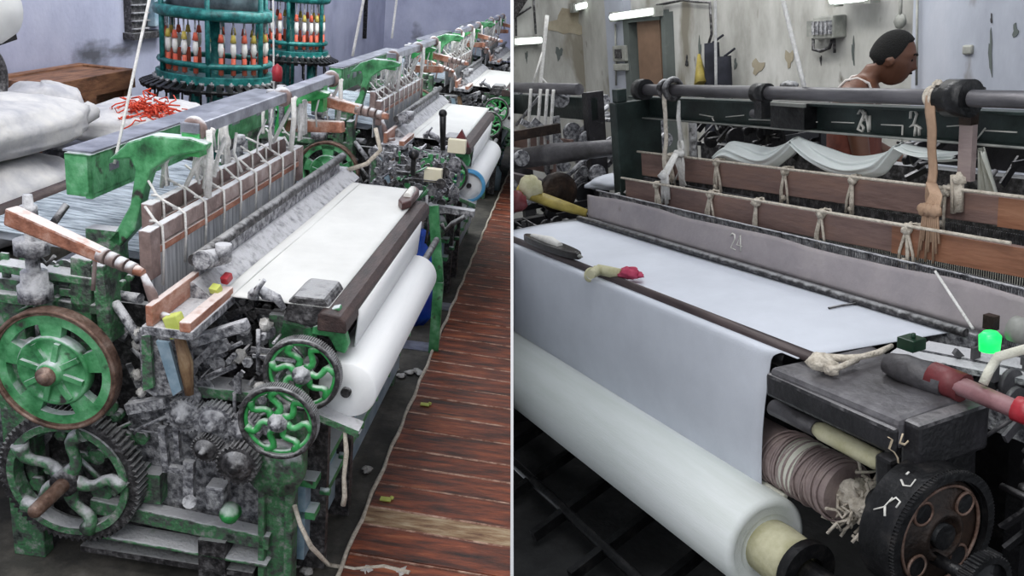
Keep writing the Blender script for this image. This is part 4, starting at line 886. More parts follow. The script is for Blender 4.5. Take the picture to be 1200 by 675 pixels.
# flaked plaster marks
for i, (x, y, w_, h_, ma) in enumerate(((805, 72, 3, 14, 'steel_dark'), (862, 75, 3, 12, 'wall_dim'), (888, 78, 14, 16, 'flake_tan'), (925, 68, 10, 18, 'flake_tan'), (962, 70, 2, 10, 'steel_dark'), (1161, 62, 4, 50, 'wall_dim'), (1162, 22, 2, 12, 'steel_dark'), (1190, 36, 6, 16, 'wall_dim'), (820, 60, 3, 30, 'wall_dim'), (655, 62, 8, 14, 'wall_dim'), (617, 66, 3, 12, 'wall_dim'), (1000, 60, 3, 30, 'wall_dim'), (664, 27, 40, 30, 'flake_tan'))):
    pl, v = ('X', FX - .002) if x < 715 else ('Y', BW + (.102 if x > 1083 else .002)); m = MB(); pts = []
    for k in range(14):
        q = k / 14 * 2 * PI; rr_ = 1 + .3 * math.sin(3 * q + i) + .2 * math.sin(5 * q + 2 * i); pts.append(P(x + math.cos(q) * w_ / 2 * rr_, y + math.sin(q) * h_ / 2 * rr_, pl, v))
    m.prism(pts, (0, .003, 0) if pl == 'Y' else (-.003, 0, 0))
    solo('plaster_flake', m, ma, FR, ['thin dark flaked mark near the brown door', 'short mark right of the dark coats', 'tan flaked patch on the wall above the long grey tube', 'tan flaked patch left of the meter box', 'tiny dark mark under the meter box', 'long vertical flaked crack on the bluish wall', 'tiny dark mark high on the bluish wall', 'grey flaked patch at the right edge', 'upright crack beside the brown door', 'flaked patch on the far left wall', 'tiny mark below the lowest tube light', 'upright flaked streak left of the person', 'large brownish smear on the far wall below the second tube light'][i], 'wall mark')
# dark coats
for i, (x0, x1, yt) in enumerate(((828, 843, 50), (842, 856, 66))):
    b = P((x0 + x1) / 2, 101, 'Y', BW + .12); t_ = P((x0 + x1) / 2, yt, 'Y', BW + .12); wd = abs(P(x0, 80, 'Y', BW + .12).x - P(x1, 80, 'Y', BW + .12).x) / 2; m = MB(); n = 14; vs = []
    for k in range(9):
        tt = k / 8; z = t_.z + (b.z - t_.z - .5) * tt
        for j in range(n): a = 2 * PI * j / n; r_ = wd * min(1, .25 + .95 * tt ** .6) * (1 + .12 * math.sin(4 * a + i)); vs.append((b.x + math.cos(a) * r_, b.y + math.sin(a) * .07, z))
    m.add(vs, [(k * n + j, k * n + (j + 1) % n, (k + 1) * n + (j + 1) % n, (k + 1) * n + j) for k in range(8) for j in range(n)] + [tuple(range(n)), tuple(range(8 * n, 9 * n))], True)
    m.tube([t_, t_ + Vector((0, -.1, .05))], .01); solo('hanging_coat', m, 'coat_dark', FR, ['dark coat hanging on the wall, the taller one', 'dark coat hanging on the wall, the shorter one beside it'][i], 'coat')
m = MB(); a = P(822, 99, 'Y', BW + .2); b = P(819, 64, 'Y', BW + .12); m.tube([a, b], [.06, .012], 6); solo('wall_stick', m, 'ochre', FR, 'narrow yellowish stick leaning beside the dark coats', 'stick')

# ---------------------------------------------------------------- the main loom of the right hall
ZB = -.87; YB = -1.51
def strokes(mb, chars, o, u, v, s, n, r=.004):
    """chalk strokes: polylines in a unit box, raised a hair from the surface"""
    for pl in chars: mb.tube([o + u * x * s + v * y * s + n * .001 for x, y in pl], r, 6, flat=.35)
DIG = {'2': [(0, .8), (.15, 1), (.42, .95), (.45, .7), (.2, .35), (0, .05), (.5, 0)], '4': [(.38, 0), (.36, 1), (0, .35), (.5, .33)]}
def loom_right(fr):
    P = fr.P
    t = Th('power_loom', fr, (2.5, -2.0, FLOOR), 'large dark loom with white cloth and chalk-marked beams in front of the person', 'loom', 'looms of the right hall')
    x0, x1 = 1.72, 3.75
    m = MB(); m.grid(lambda u, v: Vector((x0 + .0 + u * (x1 - x0) - v * .10 * (1 - u), YB - v * .47, ZB + .004 * math.sin(u * 8) * math.sin(v * 3))), 40, 16, .003); m.build('woven_cloth', 'cool_cloth', t, label='taut white cloth on top')
    m = MB(); m.tube([(1.62, YB - .02, ZB + .006), (3.9, YB - .02, ZB + .006)], .0155, 14); m.build('breast_bar', 'bar_brown', t, label='brown round bar across the cloth')
    # apron falls from the breast edge down to the roll
    def ap(u, v):
        x = 1.80 + u * 2.1
        if v < .15: a = v / .15; return Vector((x - .03 * (1 - a), YB + .00 + .018 * math.sin(a * PI / 2), ZB - .018 * (1 - math.cos(a * PI / 2))))
        a = (v - .15) / .85; return Vector((x + .05 * a, YB + .018 + .012 * math.sin(a * PI), ZB - .018 - a * .415))
    m = MB(); m.grid(ap, 40, 24, Vector((0, -.003, 0))); m.build('cloth_apron', 'cool_cloth', t, label='white cloth falling from the bar to the roll')
    m = MB(); m.tube([(1.8, YB - .05, ZB - .04), (3.9, YB - .05, ZB - .04)], .03, 14); m.build('breast_rail', 'steel_oily', t)
    RY, RZ, Rr = -1.425, -1.405, .136
    m = MB(); m.lathe((1.74, RY, RZ), (1, 0, 0), [(0, 0), (0, .06), (.003, .07), (.004, .09), (.0, .093), (.008, .11), (.004, .113), (.012, .128), (.02, Rr), (2.2, Rr * 1.03)], 72); cr = m.build('cloth_roll', 'roll_cloth', t, label='big glossy off-white roll of cloth')
    m = MB(); m.tube([(1.78 + i * .1, RY + math.cos(.9) * Rr * 1.0 * 0 + -.095, RZ + .101) for i in range(22)], .008, 6); m.build('roll_seam', 'cream_cloth', t, cr)
    m = MB(); m.lathe((1.75, RY, RZ), (-1, 0, 0), [(0, 0), (0, .075), (.05, .078), (.12, .074), (.13, .06), (.13, 0)], 28); m.build('wrapped_core', 'cream_rag', t, cr, label='roll core wrapped in beige thread')
    m = MB(); m.ring((1.61, RY, RZ), (-1, 0, 0), .045, .085, .03, 32); m.cyl((1.62, RY, RZ), (1.45, RY, RZ), .035, 16); m.build('core_collar', 'steel_oily', t, cr)
    # rope-wound friction roller
    SY, SZ = -1.585, -1.235
    m = MB(); m.cyl((3.8, SY, SZ), (1.62, SY, SZ), .078, 32); sr = m.build('friction_roller', 'purlin_pink', t, bevel=.003)
    m = MB(); rnd = random.Random(2)
    for i in range(19):
        x = 1.625 + i * .013 + rnd.uniform(-.004, .004); m.torus((x, SY + rnd.uniform(-.003, .003), SZ), (1, rnd.uniform(-.2, .2), rnd.uniform(-.2, .2)), .079 + rnd.uniform(0, .005), .004, 32, 5)
    m.build('wound_cord', 'purlin_pink', t, sr)
    m = MB(); m.cyl((1.74, SY, SZ), (1.80, SY, SZ), .084, 32); m.build('cloth_wrap', 'cream_cloth', t, sr)
    m = MB()
    for i in range(60):
        p = Vector((1.62 - rnd.uniform(0, .16), SY + rnd.gauss(0, .03), SZ + rnd.gauss(0, .03) - .01)); pts = [p]
        for k in range(4): pts.append(pts[-1] + Vector((rnd.uniform(-.02, .03), rnd.uniform(-.035, .035), rnd.uniform(-.035, .03))))
        m.tube(pts, .0045, 5)
    for i in range(7): m.blob((1.61 - i * .02, SY + rnd.uniform(-.02, .02), SZ + rnd.uniform(-.03, .03)), .034, i, .5, 8)
    m.build('thread_tangle', 'rope', t, sr)
    m = MB(); m.cyl((1.62, SY, SZ), (1.30, SY, SZ), .022, 14); m.build('axle', 'steel_oily', t, sr)
    m = MB(); m.cyl((1.46, SY, SZ), (1.36, SY + .02, SZ - .02), .04, 16); m.tube([(1.5, SY + .03, SZ - .08), (1.42, SY + .05, SZ - .10), (1.35, SY + .04, SZ - .09)], .016, 8); m.build('pawl', 'casting_top', t)
    m = MB(); m.tube([(1.785, -1.485, -1.025), (1.62, -1.485, -1.025)], .022, 14); m.build('temple_rod', 'casting_top', t)
    m = MB(); m.tube([(1.62, -1.485, -1.025), (1.60, -1.485, -1.025), (1.42, -1.485, -1.03), (1.40, -1.485, -1.03)], [.018, .024, .024, .015], 14); m.build('rod_sleeve', 'cream_rag', t)
    # near casting box and side frame
    m = MB()
    m.hexa([(1.32, -1.63, -.955), (1.70, -1.70, -.955), (1.75, -1.435, -.955), (1.325, -1.435, -.955), (1.32, -1.63, ZB - .004), (1.68, -1.73, ZB - .0), (1.74, -1.435, ZB - .012), (1.325, -1.445, ZB - .012)])
    m.build('bearing_box', 'casting_top', t, bevel=.014, label='dark casting with worn top')
    m = MB(); m.box(1.325, 1.75, -1.45, -1.43, -.965, -.90); m.build('box_front', 'black_casting', t, bevel=.01)
    m = MB(); m.box(1.285, 1.335, -1.68, -1.46, -1.0, -.885); m.prism([(1.36, -1.46, -1.0), (1.36, -1.74, -1.0), (1.36, -1.75, FLOOR), (1.36, -1.5, FLOOR)], (.05, 0, 0)); m.build('side_frame', 'black_casting', t, bevel=.01)
    m = MB(); m.prism([(3.80, -1.40, -1.0), (3.80, -2.6, -1.0), (3.80, -2.6, FLOOR), (3.80, -1.4, FLOOR)], (.05, 0, 0)); m.build('side_frame', 'black_casting', t)
    m = MB(); m.prism([(1.42, -2.0, -1.0), (1.42, -2.7, -1.0), (1.42, -2.7, FLOOR), (1.42, -2.0, FLOOR)], (.05, 0, 0)); m.build('side_frame', 'black_casting', t)
    # gears at the near end
    c = P(1108, 630, 'X', 1.22); Rg = .152
    m = MB(); m.ring(c, (1, 0, 0), Rg * .86, Rg, .012, teeth=110, td=.003); m.ring(c + Vector((.012, 0, 0)), (1, 0, 0), Rg * .84, Rg * 1.0, .085, 96); g = m.build('gear_wheel', 'steel_oily', t, label='large dark gear wheel with smooth flange')
    m = MB(); n = 48; vs = []
    m.lathe(c + Vector((.02, 0, 0)), (-1, 0, 0), [(0, Rg * .82), (.004, Rg * .8), (.006, Rg * .4), (.018, Rg * .38), (.02, Rg * .3), (.005, Rg * .28), (.005, 0)], 48); m.build('gear_web', 'gear_rust', t, g)
    m = MB()
    for k in range(4):
        a = k * 2 * PI / 4 + .9; q = c + Vector((.012, math.cos(a) * Rg * .58, math.sin(a) * Rg * .58)); m.torus(q, (1, 0, 0), Rg * .17, .004, 24, 6)
    m.build('hole_rim', 'rust_rim', t, g)
    m = MB()
    for k in range(4):
        a = k * 2 * PI / 4 + .9; q = c + Vector((.010, math.cos(a) * Rg * .58, math.sin(a) * Rg * .58)); m.cyl(q, q + Vector((.008, 0, 0)), Rg * .14, 20)
    m.build('hole_recess', 'steel_oily', t, g)
    m = MB(); m.torus(c + Vector((.012, 0, 0)), (1, 0, 0), Rg * .75, .004, 56, 6); m.build('rim_line', 'rust_rim', t, g)
    # chalk on the flange's outer surface
    m = MB()
    def onrim(px_, py_):
        d = P(px_, py_, 'X', 1.0); a_ = d.y ** 2 + d.z ** 2; b_ = -2 * (d.y * c.y + d.z * c.z); c_ = c.y ** 2 + c.z ** 2 - (Rg + .001) ** 2
        return d * ((-b_ - math.sqrt(max(0, b_ * b_ - 4 * a_ * c_))) / (2 * a_))
    def rimstroke(pl): m.tube([onrim(*q) for q in pl], .0028, 6, flat=.6)
    rimstroke([(1024, 597), (1036, 594), (1046, 583)]); rimstroke([(1037, 593), (1037, 605)]); rimstroke([(1042, 588), (1050, 583), (1055, 588), (1050, 595)])
    rimstroke([(1056, 562), (1059, 569), (1067, 570), (1073, 562)]); rimstroke([(1062, 556), (1065, 553)])
    m.build('chalk_marks', 'chalk', t, g, label='white chalk letters')
    m = MB(); strokes(m, [[(.0, 1), (.15, .85), (.05, .6), (.3, .4), (.55, .1), (.6, -.2)], [(.75, 1), (.6, .7), (.8, .5), (1.0, .62)]], Vector((1.322, -1.50, -.99)), Vector((0, -1, 0)), Vector((0, 0, 1)), .0, Vector((-1, 0, 0)))
    m = MB(); o = P(1040, 540, 'X', 1.281); strokes(m, [[(.0, 1), (.2, .85), (.05, .5), (.3, .3), (.5, 0), (.55, -.25)], [(.75, .95), (.6, .6), (.85, .45), (1.05, .55)]], o, Vector((0, -1, 0)), Vector((0, 0, 1)), .055, Vector((-1, 0, 0)), .003)
    m.build('chalk_squiggle', 'chalk_tan', t, label='tan chalk squiggle')
    m = MB(); m.cyl(c, c + Vector((.2, 0, 0)), .03, 14); m.build('axle', 'steel_oily', t, g)
    c2 = P(1158, 690, 'X', 1.1); m = MB(); m.ring(c2, (1, 0, 0), .055, .072, .03, teeth=44, td=.004); m.lathe(c2 + Vector((.01, 0, 0)), (-1, 0, 0), [(0, .058), (.003, .03), (.02, .028), (.02, 0)], 28); g2 = m.build('pinion', 'steel_oily', t)
    m = MB(); m.cyl(c2, c2 + Vector((.2, 0, 0)), .015, 10); m.build('axle', 'steel_oily', t, g2)
    # under-structure seen below the roll
    m = MB(); m.box(1.5, 3.9, -1.62, -1.56, -1.72, -1.66); m.tube([(1.4, -1.3, -1.75), (3.9, -1.3, -1.75)], .02, 10); m.box(1.5, 3.9, -2.5, -2.44, -1.5, -1.4)
    for i in range(7): x = 1.6 + i * .3; m.bar((x, -1.56, -1.69), (x - .06, -1.15, -1.80), .03, .04)
    m.build('treadle_rails', 'steel_oily', t)
    # sley: cover board, reed line
    YR = -1.97
    m = MB(); m.box(1.55, 3.72, YR - .02, YR + .02, ZB - .06, ZB + .01); m.build('race_board', 'steel_dusty', t)
    m = MB(); m.tube([(1.57, YR + .03, ZB + .014), (3.7, YR + .03, ZB + .014)], .012, 10); m.build('reed_rod', 'steel_dark', t)
    def cov(u, v):
        x = 1.36 + u * 2.28; wv = .004 * math.sin(u * 40) + .006 * math.sin(u * 13 + 2)
        return Vector((x, YR + .012 - .012 * v + wv * v, ZB + .022 + v * (.112 + .006 * math.sin(u * 17))))
    m = MB(); m.grid(cov, 90, 8, Vector((0, -.008, 0))); sc_ = m.build('sley_cover', 'sley_cover', t, label='dusty pinkish cloth cover marked 24')
    m = MB(); o = P(857, 291, 'Y', YR + .008); u = Vector((-1, 0, 0)); zz = abs(P(857, 273, 'Y', YR).z - P(857, 291, 'Y', YR).z)
    strokes(m, [DIG['2']], o, u, Vector((0, 0, 1)), zz, Vector((0, 1, 0)), .005); strokes(m, [DIG['4']], o + Vector((-zz * .62, 0, 0)), u, Vector((0, 0, 1)), zz, Vector((0, 1, 0)), .005)
    m.build('chalk_number', 'chalk', t, sc_)
    # reed wires
    m = MB(); n = 260
    for i in range(n): x = 1.42 + 2.2 * i / n; m.box(x, x + .003, YR - .045, YR - .042, ZB + .0, ZB + .142)
    m.build('reed_wires', 'steel_dusty', t, stuff=True); m = MB(); m.tube([(1.4, YR - .043, ZB + .142), (3.64, YR - .043, ZB + .142)], .004, 8); m.build('reed_top', 'steel_dusty', t)
    # heald frames
    for k, (Y, Z0, X1, X0, mt) in enumerate(((-2.08, -.665, 3.47, 1.44, 'heald_board'), (-2.22, -.572, 3.55, 1.2, 'heald_board'))):
        m = MB(); dz = .025
        m.hexa([(X0, Y - .012, Z0 + dz - .075), (X1, Y - .012, Z0 - .105), (X1, Y + .012, Z0 - .105), (X0, Y + .012, Z0 + dz - .075), (X0, Y - .012, Z0 + dz), (X1, Y - .012, Z0), (X1, Y + .012, Z0), (X0, Y + .012, Z0 + dz)])
        hb = m.build('heald_frame', mt, t, bevel=.003)
        m = MB(); Z = lambda x: Z0 + dz * (X1 - x) / (X1 - X0); bt = lambda x: Z(x) - .105 + .03 * (X1 - x) / (X1 - X0) * .2 - 0
        m.hexa([(X0, Y + .0125, Z0 + dz - .075), (X0 + .5, Y + .0125, Z(X0 + .5) - .083), (X0 + .5, Y + .016, Z(X0 + .5) - .083), (X0, Y + .016, Z0 + dz - .075), (X0, Y + .0125, Z0 + dz), (X0 + .5, Y + .0125, Z(X0 + .5)), (X0 + .5, Y + .016, Z(X0 + .5)), (X0, Y + .016, Z0 + dz)])
        m.build('worn_facing', 'heald_board_warm', t, hb, label='warmer brown facing at the near end')
        m = MB(); m.tube([(X0 + .1, Y + .03, Z(X0) + .012), (X1, Y + .03, Z0 + .008)], .005, 8); m.build('cord_rod', 'rope', t, hb)
        m = MB(); n = 300
        for i in range(n): x = X0 + .03 + (X1 - X0 - .06) * i / n; m.box(x, x + .0028, Y - .002, Y + .002, Z0 - .28, Z0 - .08)
        m.build('heald_wires', 'steel_dusty' if k == 0 else 'steel_dark', t, hb, stuff=True)
        m = MB(); m.box(X0, X1, Y - .01, Y + .006, Z0 - .135, Z0 - .115); m.build('lower_rod', 'steel_dark', t, hb)
        m = MB(); m.box(X0 - .02, X0 + .02, Y - .012, Y + .012, Z0 - .2, Z0 + dz - .01); m.build('end_block', 'gear_rust', t, hb)
        m = MB(); rnd = random.Random(k + 3)
        for px_ in ((775, 838, 892, 968, 1070) if k == 0 else (790, 845, 925, 1005, 1115)):
            x = P(px_, 240 if k == 0 else 205, 'Y', Y).x; z = Z(x)
            for q in range(4):
                dx = rnd.uniform(-.02, .02); m.tube([(x + dx, Y - .02, z - .03), (x + dx, Y - .01, z + .012), (x, Y + .01, z + .014), (x + dx * .5, Y + .022, z - .02), (x + dx * 1.6, Y + .022, z - .07), (x + dx * 2, Y + .02, z - .11 - rnd.random() * .05)], .0048, 6)
            m.blob((x, Y + .02, z + .0), .017, px_, .4, 6); m.blob((x + .01, Y + .02, z - .1), .010, px_, .4, 6)
        m.build('tie_cords', 'rope', t, hb)
    # top tube with collars, carried on stands
    TY = -2.16; tz = -.279
    m = MB(); m.tube([(1.0, TY, tz + .0), (3.44, TY, tz)], .0235, 20); tt = m.build('top_tube', 'tube_steel', t, label='long grey steel tube')
    m = MB()
    for px_ in (893,): x = P(px_, 115, 'Y', TY).x; m.cyl((x - .035, TY, tz), (x + .035, TY, tz), .034, 16); m.bar((x, TY, tz - .02), (x + .0, TY + .0, tz - .09), .04, .04)
    m.build('collar', 'steel_oily', t, tt)
    x = P(1122, 118, 'Y', TY).x; m = MB(); m.cyl((x - .045, TY, tz), (x + .03, TY, tz), .052, 28); m.cyl((x - .005, TY, tz), (x + .055, TY, tz), .042, 24); m.build('end_pulley', 'steel_oily', t, tt)
    m = MB()
    for i in range(12): m.torus((x + .045 + i * .0035, TY, tz), (1, random.uniform(-.2, .2), random.uniform(-.2, .2)), .028 + .006 * random.random(), .005, 24, 6)
    m.blob((x + .06, TY + .01, tz + .035), .014, 4, .5); m.build('lint_wrap', 'rope', t, tt)
    x2 = P(784, 108, 'Y', TY).x; m = MB(); m.torus((x2 - .03, TY, tz + .005), (1, 0, 0), .038, .014, 28, 8); m.torus((x2 + .03, TY, tz + .005), (1, 0, 0), .03, .012, 28, 8); m.build('pulley', 'steel_dark', t, tt)
    m = MB(); m.cyl((3.40, TY, tz), (3.46, TY, tz), .045, 20); m.build('tube_bearing', 'steel_oily', t, tt)
    # cross beam (green channel) behind and below the tube
    CYb = -2.28
    zc = P(757, 114, 'Y', CYb).z; ze = P(1050, 162, 'Y', CYb).z + .005
    m = MB(); m.box(.95, 3.72, CYb - .03, CYb - .018, ze - .004, zc); m.box(.95, 3.72, CYb - .03, CYb + .02, ze - .005, ze + .004); m.box(.95, 3.72, CYb - .03, CYb + .02, zc - .006, zc + .004); cb_ = m.build('cross_beam', 'channel_green', t, bevel=.002, label='dark green channel beam chalk-marked')
    m = MB(); m.tube([(.95, CYb + .022, ze), (3.72, CYb + .022, ze)], .004, 6); m.build('beam_lip', 'box_grey', t, cb_)
    m = MB(); yy = CYb - .017
    def at(px_, py_): return P(px_, py_, 'Y', yy)
    for (a, b) in (((820, 134), (836, 137)), ((851, 137), (872, 135)), ((878, 140), (907, 141)), ((948, 142), (958, 143)), ((975, 143), (1001, 144)), ((1033, 146), (1058, 147)), ((1110, 148), (1125, 147)), ((1155, 153), (1192, 155)), ((835, 138), (841, 152)), ((1058, 147), (1057, 168)), ((1142, 167), (1155, 150))): m.tube([at(*a), at(*b)], .0045, 6, flat=.5)
    m.build('slot_edges', 'chalk', t, cb_)
    m = MB(); u = Vector((-1, 0, 0)); zz = abs(at(1016, 130).z - at(1016, 156).z)
    o = at(1006, 154); strokes(m, [[(0, .8), (.15, 1), (.35, .8), (.1, .3), (0, .1), (.3, 0), (.35, .2), (.15, .4), (.5, .75), (.3, 1)], [(.38, .5), (.45, .9), (.62, .3), (.66, .0)], [(.7, .75), (.72, .1)]], o, u, Vector((0, 0, 1)), zz, Vector((0, 1, 0)), .0085)
    o = at(1067, 158); strokes(m, [[(0, .7), (.02, 1.0), (.2, 1.08), (.34, .9), (.2, .5), (.0, .35), (.3, .45), (.6, .28)], [(.3, .45), (.26, -.05)], [(.48, .4), (.5, 0)]], o, u, Vector((0, 0, 1)), zz, Vector((0, 1, 0)), .0085)
    m.build('chalk_number', 'chalk', t, cb_)
    m = MB(); a = P(905, 120, 'Y', CYb + .03); b = P(945, 152, 'Y', CYb + .03); m.box(a.x, b.x, CYb - .02, CYb + .04, b.z, a.z); m.build('dark_block', 'steel_oily', t, cb_); m = MB(); a = P(899, 121, 'Y', CYb + .05); b = P(943, 124, 'Y', CYb + .05); m.bar(a, b, .012, .012); m.build('block_edge', 'box_grey', t, cb_); m = MB(); c = P(882, 133, 'Y', CYb + .02); m.cyl(c, c + Vector((-.05, 0, 0)), .017, 12); m.build('bolt', 'casting_top', t, cb_)
    # second rail behind
    m = MB(); m.box(1.0, 3.8, -2.78, -2.72, -.95, -.61); m.tube([P(810, 102, 'Y', -2.5), P(925, 104, 'Y', -2.5)], .010, 8); m.tube([P(1130, 104, 'Y', -2.5), P(1152, 107, 'Y', -2.5)], .015, 8)
    c = P(925, 101, 'Y', -2.5); m.blob(c, .03, 1, .3, 8, (1.4, 1, .7)); m.tube([P(810, 102, 'Y', -2.5), (P(810, 102, 'Y', -2.5).x, -2.5, FLOOR)], .02, 8); m.build('rear_rail', 'steel_dark', t)
    m = MB(); clutter(m, (1.0, -2.80, -.60), (2.48, -2.6, -.45), 60, 61, .03); clutter(m, (2.98, -2.80, -.60), (3.7, -2.6, -.42), 70, 62, .03); m.box(1.0, 2.48, -2.80, -2.77, -.60, -.47); m.box(3.0, 3.75, -2.80, -2.77, -.60, -.42); m.build('rear_mechanism', 'black_casting', t)
    # posts carrying tube and beam
    for x in (3.60, 1.02):
        m = MB(); m.box(x, x + .06, -2.36, -2.12, FLOOR, zc - .01); m.bar((x + .03, -2.16, zc - .01), (x + .03, TY, tz), .05, .05); m.build('arch_post', 'channel_green', t, bevel=.004)
    # bands
    def band(px_, py0, py1, wpx, Y, nm, mt, th=.006):
        a, b = P(px_, py0, 'Y', Y), P(px_, py1, 'Y', Y); wd = wpx * (RR @ np.array(a))[2] / FPX
        m = MB(); n = 14; pts = []
        m.grid(lambda u, v: Vector((a.x + (b.x - a.x) * v + (u - .5) * wd * (1 - .25 * math.sin(PI * v)) + .003 * math.sin(v * 17), Y + .004 * math.sin(v * 9), a.z + (b.z - a.z) * v)), 4, n, Vector((0, -th, 0)))
        m.grid(lambda u, v: Vector((a.x + (u - .5) * wd, TY + math.cos(v * PI) * (Y - TY), tz + math.sin(v * PI) * .035)), 4, 10, Vector((0, 0, -th)))
        return m.build(nm, mt, t)
    band(1091, 112, 250, 15, TY + .035, 'leather_band', 'band_tan')
    band(779, 106, 200, 8, TY + .035, 'leather_band', 'rope')
    m = MB(); x = P(1091, 250, 'Y', -2.06).x; z0 = P(1091, 250, 'Y', -2.06).z
    for i in range(9):
        m.cut() if i == 0 else None; dx = -.022 + i * .005; xt = P(1091, 215, 'Y', TY + .04); m.tube([(xt.x + dx * .8, TY + .04, xt.z), (x + dx * .9, -2.075, z0 + .05), (x + dx * 1.2, -2.055, z0), (x + dx * 1.8, -2.05, z0 - .08 - .03 * (i % 3))], .0035, 6)
    for i in range(3): m.blob((x - .02 + i * .02, -2.055, z0 + .01), .018, i, .4, 6)
    m.build('knotted_cords', 'band_tan', t)
    m = MB(); x = P(779, 205, 'Y', -2.06).x; z0 = P(779, 205, 'Y', -2.06).z
    for i in range(5):
        dx = -.02 + i * .01; m.tube([(x + dx * .6, TY + .04, z0 + .08), (x + dx, -2.06, z0), (x + dx * 1.3, -2.06, z0 - .1 - .02 * (i % 3))], .006, 6)
    m.blob((x, -2.055, z0), .02, 7, .4, 6); m.build('knotted_cords', 'rope_white', t)
    m = MB(); x = P(797, 150, 'Y', -2.18).x
    za_, zb_ = P(797, 118, 'Y', -2.18).z, P(797, 185, 'Y', -2.18).z
    m.tube([(x, -2.18, za_), (x + .01, -2.18, (za_ + zb_) / 2 + .05), (x - .005, -2.18, zb_ + .07)], [.006, .009, .010], 8)
    m.torus((x, -2.18, zb_ + .05), (.2, 1, 0), .024, .006, 24, 8)
    rnd = random.Random(8)
    for i in range(10): m.tube([(x + rnd.uniform(-.01, .01), -2.18, zb_ + .04), (x + rnd.uniform(-.04, .03), -2.17, zb_ - .02), (x + rnd.uniform(-.05, .05), -2.17, zb_ - .10 - rnd.random() * .05)], .004, 6)
    for i in range(4): m.blob((x - .02 + i * .012, -2.17, zb_ + .02), .014, i, .4, 7)
    m.build('knotted_rope', 'rope_white', t)
    x = P(1132, 170, 'Y', -2.2).x; m = MB(); a = P(1135, 146, 'Y', -2.2); b = P(1135, 212, 'Y', -2.2); m.box(a.x - .022, a.x + .022, -2.21, -2.19, b.z, a.z); m.build('flat_hanger', 'purlin_pink', t); m = MB(); m.box(a.x - .02, a.x + .02, -2.215, -2.185, a.z, tz); m.build('hanger_top', 'gear_rust', t)
    m = MB(); c = P(1125, 210, 'Y', -2.19); m.tube([P(1117, 205, 'Y', -2.19), P(1117, 250, 'Y', -2.19)], .008, 6); m.tube([P(1124, 210, 'Y', -2.19), P(1123, 248, 'Y', -2.19)], .014, 6); m.blob(c, .018, 5, .5, 8); m.build('hanger_lint', 'rope', t)
    # pulled picker strap from the sley cover to the green lamp, picking lever etc. at the right
    m = MB(); m.tube([P(1096, 318, 'Y', -1.95), P(1140, 385, 'X', 1.50)], .004, 6); m.build('taut_string', 'rope_white', t)
    m = MB(); a, b = P(1040, 425, 'X', 1.52), P(1110, 450, 'X', 1.36); m.tube([a, a.lerp(b, .3), b], [.025, .036, .034], 14); m.build('picker_head', 'casting_top', t)
    m = MB(); a, b = P(1092, 440, 'X', 1.40), P(1130, 455, 'X', 1.32); m.tube([a, b], .034, 14); m.build('red_wrap', 'red_leather', t, label='dark red leather wrap')
    m = MB(); a, b = P(1120, 450, 'X', 1.34), P(1215, 490, 'X', 1.1); m.tube([a, b], [.026, .022], 12, flat=.8); m.build('picking_stick', 'pink_wood', t, bevel=.004, label='pinkish worn picking stick')
    m = MB(); a, b = P(1190, 478, 'X', 1.12), P(1215, 487, 'X', 1.08); m.tube([a, b], .026, 12); m.build('stick_tip', 'red_plastic', t)
    m = MB(); clutter(m, (1.1, -2.02, -1.0), (1.5, -1.72, -.86), 70, 31, .025); m.build('pick_mechanism', 'casting_top', t)
    m = MB(); clutter(m, (1.1, -2.1, -1.3), (1.3, -1.78, -1.0), 50, 32, .03); m.build('lower_mechanism', 'black_casting', t)
    m = MB(); m.bar((1.62, -1.74, -.88), (1.3, -1.86, -.885), .05, .015); m.bar((1.6, -1.82, -.88), (1.2, -1.95, -.88), .07, .02); m.box(1.1, 1.6, -2.2, -1.8, -1.02, -.95); m.build('shuttle_box', 'steel_dusty', t)
    m = MB(); a = P(1152, 450, 'X', 1.25); b = P(1170, 418, 'X', 1.25); m.tube([a, a.lerp(b, .5) + Vector((0, .005, 0)), b, P(1205, 408, 'X', 1.15)], [.010, .010, .011, .010], 10); m.build('curved_handle', 'cream_cloth', t)
    m = MB(); c = P(1188, 385, 'X', 1.3); m.lathe(c, (-1, 0, 0), [(0, 0), (0, .03), (.03, .03), (.04, .015), (.04, 0)], 20); m.build('grey_knob', 'box_grey', t); m = MB(); a = P(1168, 378, 'X', 1.4); m.box(a.x, a.x + .03, a.y - .01, a.y + .01, a.z - .02, a.z + .015); m.build('small_block', 'gear_rust', t)
    m = MB(); c = P(1070, 404, 'X', 1.5); m.box(c.x - .02, c.x + .03, c.y - .022, c.y + .022, c.z - .012, c.z + .018); m.cyl(c + Vector((0, 0, .018)), c + Vector((0, 0, .03)), .006, 8); m.build('dark_green_block', 'dark_green_plastic', t, bevel=.003)
    m = MB(); a = P(1160, 400, 'X', 1.34); m.lathe(a - Vector((0, 0, .022)), (0, 0, 1), [(0, 0), (0, .022), (.035, .024), (.045, .015), (.045, 0)], 18); m.build('indicator_lamp', 'green_lamp', t, label='glowing green indicator lamp')
    # dark slit behind sley + back structure: warp, beam
    m = MB()
    for i in range(200): x = 1.55 + 2.1 * i / 200; m.hexa([(x, -2.95, -.86), (x + .005, -2.95, -.86), (x + .005, -2.0, -.88), (x, -2.0, -.88), (x, -2.95, -.857), (x + .005, -2.95, -.857), (x + .005, -2.0, -.877), (x, -2.0, -.877)])
    m.build('warp_threads', 'cream_cloth', t, stuff=True)
    m = MB(); m.tube([(1.0, -2.98, -.87), (3.85, -2.98, -.87)], .05, 16); m.box(1.0, 3.85, -3.0, -2.95, -1.3, -1.2); m.box(1.45, 3.8, -2.4, -2.36, FLOOR + .1, -.95); m.build('back_rail', 'steel_oily', t)
    return t
loomR = loom_right(FR)
ptR = Vector((0, 0, 0))
